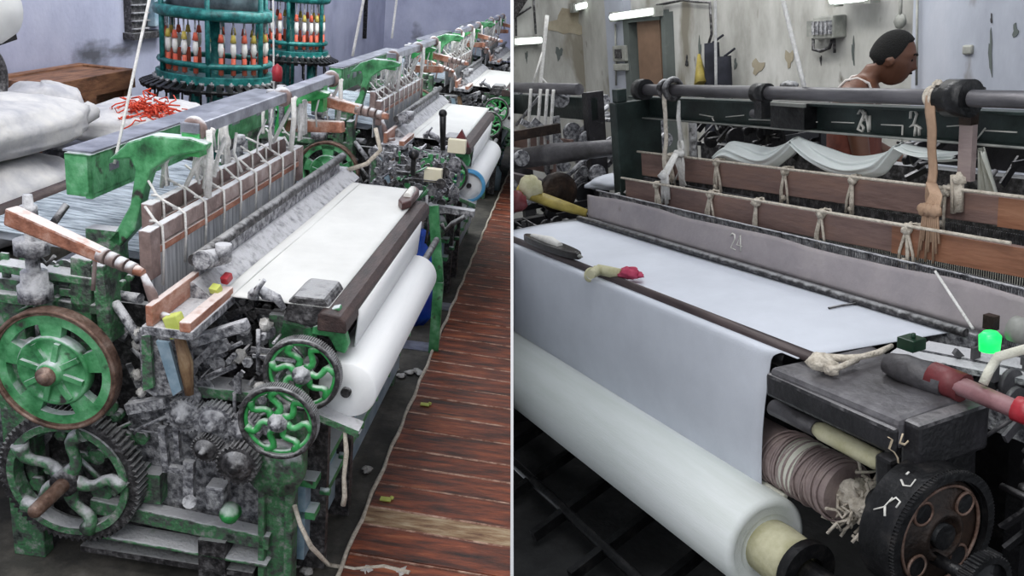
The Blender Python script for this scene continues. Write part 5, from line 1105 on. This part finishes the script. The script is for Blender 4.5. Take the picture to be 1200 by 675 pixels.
# cloths draped behind the beam
def drape(top, bot, Y, label, seed):
    """top, bot: the upper and the lower edge as lists of pixels at depth Y, the same length"""
    T_ = [P(x, y, 'Y', Y) for x, y in top]; B_ = [P(x, y, 'Y', Y) for x, y in bot]; n = len(T_) - 1
    def smp(L_, u):
        q = min(u * n, n - 1e-6); i = int(q); f = q - i; p0, p1, p2, p3_ = L_[max(i - 1, 0)], L_[i], L_[i + 1], L_[min(i + 2, n)]
        return .5 * (2 * p1 + (p2 - p0) * f + (2 * p0 - 5 * p1 + 4 * p2 - p3_) * f * f + (3 * p1 - p0 - 3 * p2 + p3_) * f ** 3)
    def fn(u, v):
        p = smp(T_, u).lerp(smp(B_, u), v); fold = .009 * math.sin(v * 20 + 2.5 * math.sin(u * 5 + seed)) * math.sin(PI * min(1, .15 + v))
        return Vector((p.x, Y + .045 * math.sin(PI * v) + fold, p.z))
    m = MB(); m.grid(fn, 40, 26, Vector((0, -.008, 0)))
    return solo('draped_cloth', m, 'roll_cloth', FR, label, 'cloth', 'white cloths slung behind the heald frames')
drape([(845, 178), (856, 166), (875, 168), (900, 173), (920, 168), (934, 160)], [(842, 192), (858, 190), (876, 196), (900, 200), (920, 188), (937, 172)], -2.262, 'white cloth slung behind the heald frames, left of the low curve', 1)
drape([(936, 160), (950, 166), (970, 174), (1000, 183), (1030, 180), (1050, 172), (1058, 166)], [(938, 172), (952, 190), (972, 203), (1000, 210), (1032, 206), (1046, 192), (1060, 176)], -2.262, 'white cloth slung in a low curve below the chalk marks', 2)
drape([(1060, 168), (1075, 172), (1100, 176), (1128, 178)], [(1062, 176), (1078, 184), (1100, 190), (1128, 188)], -2.262, 'narrow white cloth slung behind the tan band', 3)
m = MB(); a = P(1142, 180, 'Y', -2.42); b = P(1150, 222, 'Y', -2.42)
m.grid(lambda u, v: Vector((a.x - .02 - .10 * u * v, -2.42 + .012 * math.sin(u * 14), a.z + .02 - v * .2)), 10, 8, Vector((0, -.006, 0))); solo('hanging_rag', m, 'cream_cloth', FR, 'narrow white rag hanging right of the flat hanger', 'cloth')
rope_thing('suspension_rope', sag(P(915, -10, 'Y', -2.16), P(943, 104, 'Y', -2.16), 6, 0), .0075, 'white cord hanging to the long grey tube, left of the person', FR, 'rope_white', 'white cords hanging in the right hall', jit=0)
rope_thing('suspension_rope', sag(P(838, -10, 'Y', -2.3), P(839, 102, 'Y', -2.3), 6, 0), .006, 'white cord hanging in front of the dark coats', FR, 'rope_white', 'white cords hanging in the right hall', jit=0)
rope_thing('suspension_rope', sag(P(641, 18, 'X', 5.2), P(631, 120, 'X', 5.2), 6, 0), .013, 'white cord hanging over the far looms at the left', FR, 'rope_white', 'white cords hanging in the right hall', jit=0)
m = MB(); m.tube([P(636, 60, 'X', 5.2), P(622, 106, 'X', 5.2)], .007, 5); m.tube([P(633, 90, 'X', 5.2), P(645, 103, 'X', 5.2)], .010, 5); solo('branching_rope', m, 'rope_white', FR, 'thin cords branching from the far left hanging cord', 'rope')
# things on the cloth
c = P(646, 292, 'Z', -.845)
s = Th('shuttle', FR, c, 'black boat-shaped shuttle with white thread lying on the cloth at the left', 'shuttle')
d = (P(680, 306, 'Z', -.845) - P(616, 282, 'Z', -.845)); L_ = d.length; d.normalize(); n = Vector((-d.y, d.x, 0))
m = MB(); m.prism([c + d * L_ * .5 * math.cos(2 * PI * k / 28) + n * .036 * math.copysign(abs(math.sin(2 * PI * k / 28)) ** .8, math.sin(2 * PI * k / 28)) for k in range(28)], (0, 0, .028)); m.build('body', 'black_lacquer', s, bevel=.006)
m = MB(); m.tube([c - d * .17 + Vector((0, 0, .028)), c + Vector((0, 0, .033)), c + d * .08 + Vector((0, 0, .028))], [.010, .020, .013], 12); m.build('thread_pirn', 'thread_white', s)
m = MB(); m.tube([c + d * (L_ * .5 - .03) + Vector((0, 0, .015)), c + d * (L_ * .5 + .02) + Vector((0, 0, .015))], [.014, .003], 10); m.build('metal_tip', 'box_grey', s)
t = Th('twisted_rag', FR, P(720, 322, 'Z', -.85), 'cream rag with a pink cloth end tied round the brown bar', 'rag')
m = MB(); pts = [P(x, y, 'Z', -.838) for x, y in ((692, 322), (702, 316), (716, 319), (728, 320))]; m.tube(pts, [.016, .02, .020, .015], 10); m.torus(P(692, 322, 'Z', -.862), (1, 0, 0), .022, .006, 20, 6); m.tube([P(691, 320, 'Z', -.84), P(697, 313, 'Z', -.83), P(706, 313, 'Z', -.835)], .006, 6); m.build('rag', 'cream_rag', t)
m = MB(); m.blob(P(737, 320, 'Z', -.838), .030, 4, .35, 10, (1.3, 1.1, .7)); m.blob(P(748, 322, 'Z', -.845), .018, 6, .4, 8, (1.5, 1, .6)); m.build('pink_end', 'pink_cloth', t)
t = Th('knotted_rag', FR, P(962, 424, 'Z', -.86), 'dirty knotted rag string lying across the corner of the dark casting', 'rag')
m = MB(); m.blob(P(962, 424, 'Z', -.845), .030, 5, .35, 10, (1.2, 1, .7)); m.blob(P(975, 432, 'Z', -.855), .018, 7, .4, 8); m.tube([P(x, y, 'Z', -.85) for x, y in ((965, 420), (990, 420), (1010, 418), (1030, 413), (1045, 405))], [.014, .010, .008, .009, .006], 8); m.tube([P(x, y, 'Z', -.85) for x, y in ((970, 433), (985, 430), (1005, 421))], .008, 6); m.build('rag', 'rope', t)
m = MB(); m.tube([P(x, y, 'Z', -.862) for x, y in ((971, 361), (985, 358), (1008, 355))], .0035, 6); solo('weft_stick', m, 'steel_dark', FR, 'thin dark wire lying on the cloth near the reed', 'wire')

# ---------------------------------------------------------------- looms farther back at the left
def back_loom(label, ox, oy, hot=0):
    t = Th('background_loom', FR, (4.9 + ox, -2.4 + oy, FLOOR), label, 'loom', 'looms of the right hall')
    x0, x1 = 4.15 + ox, 6.5 + ox; Y = oy
    for x in (x0, x1): m = MB(); m.box(x, x + .06, -3.0 + Y, -1.5 + Y, -1.2, -.95); m.box(x, x + .06, -1.6 + Y, -1.5 + Y, FLOOR, -.95); m.box(x, x + .06, -3.0 + Y, -2.9 + Y, FLOOR, -.95); m.box(x, x + .06, -2.36 + Y, -2.26 + Y, FLOOR, -.33); m.build('side_frame', 'black_casting', t)
    m = MB(); m.tube([(x0 - .1, -2.16 + Y, -.30), (x1 + .1, -2.16 + Y, -.30)], .03, 12); m.build('top_tube', 'tube_steel', t)
    m = MB(); m.box(x0, x1, -2.32 + Y, -2.28 + Y, -.48, -.36); m.build('cross_beam', 'channel_green', t)
    m = MB(); m.grid(lambda u, v: Vector((x0 + .1 + u * (x1 - x0 - .1), -1.52 + Y - v * .42, -.9)), 2, 2, .01); m.build('woven_cloth', 'cool_cloth', t)
    m = MB(); m.tube([(x0, -1.5 + Y, -.93), (x1, -1.5 + Y, -.93)], .04, 12); m.build('breast_bar', 'casting_top', t)
    m = MB(); m.lathe((x0 + .05, -1.45 + Y, -1.3), (1, 0, 0), [(0, 0), (0, .12), (x1 - x0 - .1, .12), (x1 - x0 - .1, 0)], 28); m.build('cloth_roll', 'roll_cloth', t)
    for k, (yy, zz) in enumerate(((-2.08, -.66), (-2.2, -.58))): m = MB(); m.box(x0 + .1, x1 - .1, yy - .012 + Y, yy + .012 + Y, zz - .09, zz); m.build('heald_frame', 'heald_board', t)
    m = MB(); m.box(x0, x1, -1.99 + Y, -1.96 + Y, -.9, -.76); m.build('sley_cover', 'sley_cover', t)
    m = MB(); clutter(m, (x0 - .05, -2.8 + Y, -.85), (x0 + .3, -1.6 + Y, -.5), 70, 41 + hot, .045); clutter(m, (x0, -2.6 + Y, -.5), (x1, -2.0 + Y, -.34), 50, 47 + hot, .04); m.build('mechanism', 'steel_dusty', t)
    m = MB(); clutter(m, (x0 - .1, -2.4 + Y, -1.2), (x0 + .1, -1.5 + Y, -.85), 40, 43 + hot, .05); m.build('dark_mechanism', 'black_casting', t)
    m = MB(); rnd = random.Random(hot + 9)
    for i in range(14): x = rnd.uniform(x0 + .1, x1 - .1); m.tube([(x, -2.12 + Y, -.3), (x + .03, -2.1 + Y, -.5), (x - .02, -2.06 + Y, -.72)], .010, 5)
    m.build('harness_cords', 'rope_white', t)
    return t
back_loom('dim loom directly behind the left end of the large dark loom', .15, -.10, 0)
# long grey fabric roller and wooden stick at the left
a, b = P(598, 186, 'X', 4.05), P(740, 172, 'Y', -2.3)
m = MB(); m.tube([P(596, 188, 'X', 4.6), P(650, 180, 'X', 4.2), P(690, 176, 'X', 4.0), P(765, 168, 'X', 3.68)], [.055, .055, .045, .035], 16); 
for v_ in m.v: pass
ro = solo('wrapped_pole', m, 'casting_top', FR, 'long grey wrapped pole lying across the back loom at the left', 'pole')
m = MB(); m.bar(P(598, 160, 'X', 4.3), P(655, 150, 'X', 4.3), .04, .05); solo('wooden_stick', m, 'gear_rust', FR, 'reddish brown stick at the left edge above the wrapped pole', 'stick')
# ochre picker and pieces at the far end of the cloth
t = Th('picker_lever', FR, P(640, 235, 'X', 3.85), 'ochre wooden picker lever with dark disc at the far end of the cloth', 'lever')
m = MB(); m.tube([P(606, 222, 'X', 3.9), P(650, 238, 'X', 3.8), P(688, 250, 'X', 3.7)], [.045, .045, .03], 10, flat=.6); m.build('lever', 'ochre', t)
m = MB(); c = P(652, 225, 'X', 3.95); m.lathe(c, (-1, 0, 0), [(0, 0), (0, .10), (.03, .10), (.03, .07), (.04, 0)], 28); m.build('disc', 'gear_rust', t)
m = MB(); m.blob(P(622, 219, 'X', 3.85), .055, 3, .3, 8); m.build('wrap', 'cream_rag', t)
m = MB(); m.blob(P(605, 236, 'X', 3.8), .05, 3, .3, 8); m.build('red_block', 'red_leather', t)
m = MB(); clutter(m, (3.75, -1.95, -.98), (3.9, -1.5, -.88), 40, 51, .03); m.build('small_levers', 'steel_dark', t)
m = MB(); m.tube([P(690, 252, 'X', 3.68), P(700, 240, 'X', 3.66), P(712, 232, 'X', 3.65)], .014, 8); m.tube([P(705, 233, 'X', 3.66), P(722, 228, 'X', 3.62), P(735, 224, 'X', 3.6)], .008, 6); m.build('cord', 'rope_white', t)
m = MB(); m.blob(P(720, 213, 'X', 4.0), .11, 4, .25, 12, (1, 1.3, .35)); solo('white_bundle', m, 'cool_cloth', FR, 'white thread bundle lying beyond the left end of the heald frames', 'bundle')
# ---------------------------------------------------------------- the man behind the loom
def person():
    fr = FR
    dep = 4.15
    H = fr.D(1046, 68, dep)                       # head centre
    face = Vector((-.41, -.91, 0)).normalized(); face = (face + Vector((-.38, .28, 0))).normalized()
    side = Vector((0, 0, 1)).cross(face)          # his left
    up = Vector((0, 0, 1))
    t = Th('person', fr, (H.x, H.y, FLOOR), 'bare-shouldered person with short dark hair standing behind the loom, looking down', 'person')
    hu = (up + face * .34).normalized(); hf = (face - up * .40).normalized(); hs = hu.cross(hf).normalized()
    hf = hs.cross(hu)
    # head
    n, M = 40, 56; vs = []; fs = []
    S = 1.0
    def headpt(th, a):
        # th from crown to chin, a azimuth (0 = forward)
        z = math.cos(th); q = math.sin(th)
        x = math.cos(a) * q; y = math.sin(a) * q
        X, Y, Z = x * .098, y * .074, z * .122
        if Z < 0:                                  # jaw narrows
            k = 1 - .34 * (-z) ** 1.3; Y *= k; X *= (1 - .12 * (-z)); X += .018 * (-z)
        if x < 0 and Z < -.02: X *= .80
        g = lambda cx, cy, cz, s: math.exp(-(((X - cx) / s) ** 2 + ((Y - cy) / s) ** 2 + ((Z - cz) / s) ** 2))
        fwd = max(0, x)
        X += fwd * (.006 * math.exp(-((Z - .036) / .012) ** 2) - .006 * math.exp(-((Z - .014) / .010) ** 2) * min(1, abs(Y) / .015))
        X += .026 * math.exp(-(Y / .012) ** 2 - ((Z + .020) / .012) ** 2) * fwd + .014 * math.exp(-(Y / .009) ** 2 - ((Z - .002) / .016) ** 2) * fwd
        X += .008 * math.exp(-(Y / .022) ** 2 - ((Z + .048) / .006) ** 2) * fwd + .008 * math.exp(-(Y / .022) ** 2 - ((Z + .062) / .006) ** 2) * fwd - .004 * math.exp(-(Y / .02) ** 2 - ((Z + .055) / .003) ** 2) * fwd
        X += .010 * math.exp(-(Y / .022) ** 2 - ((Z + .090) / .018) ** 2) * fwd
        return H + (hf * X + hs * Y + hu * Z) * S
    for i in range(n + 1):
        for k in range(M): vs.append(headpt(PI * i / n, 2 * PI * k / M))
    fs = [(i * M + k, (i + 1) * M + k, (i + 1) * M + (k + 1) % M, i * M + (k + 1) % M) for i in range(n) for k in range(M)]
    ox, oy = H.x, H.y
    def W_(f, s_, z): return Vector((ox, oy, 0)) + face * f + side * s_ + up * z
    zh = H.z; FZ = FLOOR
    m = MB(); m.add(vs, fs, True)
    def loft(rings, n=24):                      # rings: (f, s, z, radius forward, radius sideways)
        q = []
        for (f, s_, z, rf, rs) in rings:
            for k in range(n): a = 2 * PI * k / n; q.append(W_(f + math.cos(a) * rf, s_ + math.sin(a) * rs, z))
        L_ = len(rings); m.add(q, [(i * n + k, i * n + (k + 1) % n, (i + 1) * n + (k + 1) % n, (i + 1) * n + k) for i in range(L_ - 1) for k in range(n)] + [tuple(range(n))[::-1], tuple(range((L_ - 1) * n, L_ * n))], True)
    def bone(pts, rs):
        m.tube(pts, rs, 14)
        for p, r_ in ((pts[0], rs[0]), (pts[-1], rs[-1])): m.blob(p, r_ * .99, 0, 0, 8)
    # torso leaning a little forward: hips, waist, chest, shoulders, neck
    loft([(-.15, 0, FZ + .80, .10, .15), (-.15, 0, FZ + .92, .115, .165), (-.16, 0, FZ + 1.05, .10, .145), (-.17, 0, zh - .36, .108, .150), (-.165, 0, zh - .26, .120, .170), (-.16, 0, zh - .19, .118, .180), (-.155, 0, zh - .14, .105, .165), (-.145, 0, zh - .11, .085, .12), (-.12, 0, zh - .085, .066, .07), (-.085, 0, zh - .06, .058, .056), (-.055, 0, zh - .02, .056, .054)])
    for s_ in (-1, 1):
        sh = W_(-.155, s_ * .175, zh - .155); el = W_(-.10, s_ * .225, zh - .44); wr = W_(.12, s_ * .17, zh - .56)
        bone([W_(-.14, s_ * .06, zh - .115), sh], [.05, .064]); bone([sh, sh.lerp(el, .35), el], [.060, .050, .038]); bone([el, el.lerp(wr, .3), wr], [.040, .038, .025])
        hd = (wr - el).normalized(); pc = wr + hd * .05; bone([wr + hd * .01, pc, wr + hd * .085], [.024, .034, .030])
        hx = hd.cross(up).normalized()
        for k in range(4):
            L_ = (.070, .080, .075, .058)[k]; b0 = wr + hd * .085 + hx * (k - 1.5) * .017; b1 = b0 + hd * L_ * .45 - up * .010; b2 = b1 + hd * L_ * .3 - up * .018; b3 = b2 + hd * L_ * .15 - up * .022
            m.tube([b0 - hd * .02, b0, b1, b2, b3], [.009, .0095, .009, .008, .006], 8)
        tb = wr + hd * .03 - hx * s_ * .024; m.tube([tb, tb + hd * .03 - hx * s_ * .02 - up * .01, tb + hd * .055 - hx * s_ * .024 - up * .02], [.012, .010, .007], 8)
        bone([W_(-.15, s_ * .09, FZ + .85), W_(-.13, s_ * .10, FZ + .48), W_(-.15, s_ * .105, FZ + .10)], [.085, .056, .038])
        bone([W_(-.17, s_ * .105, FZ + .045), W_(-.03, s_ * .115, FZ + .03)], [.038, .028])
    for s_ in (-1, 1):                              # ears
        e0 = H + hs * s_ * .072 - hf * .008 - hu * .008
        m.torus(e0, (hs * s_ - hf * .4), .022, .007, 20, 8); m.blob(e0, .017, 3, .1, 8)
    body = m.build('body', 'skin', t)
    rm = body.modifiers.new('r', 'REMESH'); rm.mode = 'VOXEL'; rm.voxel_size = .007; rm.use_smooth_shade = True
    sm_ = body.modifiers.new('sm', 'SMOOTH'); sm_.iterations = 2; sm_.factor = .4
    # hair: a cap over the crown and nape with receding front
    hv = []; N2, M2 = 16, 48
    def hl(a):                                      # hairline angle from crown for azimuth a
        ca = math.cos(a)
        base = 1.30 + (1 - ca) * .42
        k_ = min(1, max(0, (ca - .15) / .5)); base = base * (1 - k_) + (.66 + .2 * abs(math.sin(a))) * k_
        return min(base, 2.1)
    for i in range(N2 + 1):
        for k in range(M2):
            a = 2 * PI * k / M2; th = hl(a) * i / N2
            p = headpt(th, a); hv.append(p + (p - H).normalized() * (.008 if i < N2 else -.004))
    m = MB(); m.add(hv, [(i * M2 + k, (i + 1) * M2 + k, (i + 1) * M2 + (k + 1) % M2, i * M2 + (k + 1) % M2) for i in range(N2) for k in range(M2)], True); m.build('hair', 'hair', t)
    m = MB()
    for s_ in (-1, 1):
        for (th, a, w_) in ((1.25, .42, .0),):
            pts = [headpt(1.25 - .05 * math.sin(q * PI), s_ * (.20 + .38 * q)) + hf * .003 for q in (0, .25, .5, .75, 1)]; m.tube(pts, .0035, 6)
    m.tube([headpt(1.93 + .03 * abs(q), q * .28) + hf * .0035 for q in (-1, -.5, 0, .5, 1)], [.003, .0045, .004, .0045, .003], 6)
    m.build('brows_and_moustache', 'hair', t)
    m = MB()
    for s_ in (-1, 1): m.blob(headpt(1.46, s_ * .36) - hf * .006, .0095, 1, 0, 10)
    m.build('eyes', 'hair', t)
    # sleeveless vest straps over the back shoulder, wrapped cloth from the waist down
    m = MB()
    def loop(z0, z1, kx, ky, cf, n=28, rows=10, flare=0):
        def fn(u, v):
            a = 2 * PI * u; z = z0 + (z1 - z0) * v; q = 1 + .02 * math.sin(7 * a + v * 3) + flare * (1 - v)
            return W_(cf, 0, 0) + face * math.cos(a) * kx * q + side * math.sin(a) * ky * q + up * z
        return fn
    m.grid(loop(FZ + .95, zh - .26, .124, .182, -.165), 36, 10, 0); 
    for s_ in (): m.tube([W_(-.24, s_ * .10, zh - .36), W_(-.215, s_ * .10, zh - .27), W_(-.24, s_ * .11, zh - .22)], .019, 8, flat=.6)
    m.build('vest', 'rust_cloth', t, label='rust-brown sleeveless vest')
    m = MB()
    for s_ in (-1, 1): m = MB(); m.tube([W_(-.262, s_ * .10, zh - .27), W_(-.256, s_ * .10, zh - .19), W_(-.236, s_ * .105, zh - .13), W_(-.19, s_ * .11, zh - .082), W_(-.14, s_ * .11, zh - .074), W_(-.09, s_ * .11, zh - .10), W_(-.07, s_ * .105, zh - .16), W_(-.06, s_ * .10, zh - .27)], .0065, 8); m.build('white_strap', 'vest', t, label='white vest strap on the shoulder')
    m = MB(); m.grid(loop(FZ + .20, FZ + 1.0, .15, .20, -.155, flare=.1), 40, 12, 0); m.build('wrapped_skirt', 'rust_cloth', t, label='rust-brown cloth wrapped from the waist')
person()

# ================================================================ cut what would cross the partition
bpy.context.view_layer.update()
def root(o):
    while o.parent: o = o.parent
    return o
def drop(o):
    for c in list(o.children):
        c.parent = o.parent
    bpy.data.objects.remove(o)
for o in [o for o in C.objects if o.type == 'MESH' and o.name != 'wall_partition']:
    sgn = SIDE.get(root(o).name)
    if sgn is None: continue
    M_ = o.matrix_world; xs_ = [(M_ @ Vector(b)).x * sgn for b in o.bound_box]
    if min(xs_) >= .006: continue
    if max(xs_) <= .006: drop(o); continue
    if o.data.users > 1: o.data = o.data.copy()
    bm = bmesh.new(); bm.from_mesh(o.data); Mi = M_.inverted()
    co = Mi @ Vector((.006 * sgn, 0, 1)); no = (Mi.to_3x3() @ Vector((sgn, 0, 0))).normalized()
    g = bm.verts[:] + bm.edges[:] + bm.faces[:]
    rr2 = bmesh.ops.bisect_plane(bm, geom=g, plane_co=co, plane_no=no, clear_inner=True, clear_outer=False)
    eg = [e for e in rr2['geom_cut'] if isinstance(e, bmesh.types.BMEdge)]
    if 'wire' not in o.name and 'thread' not in o.name and len(eg) < 400:
        try: bmesh.ops.holes_fill(bm, edges=eg, sides=0)
        except Exception: pass
    if not bm.verts: bm.free(); drop(o); continue
    bm.to_mesh(o.data); bm.free()
for o in [o for o in C.objects if o.type == 'EMPTY' and not o.children]: bpy.data.objects.remove(o)
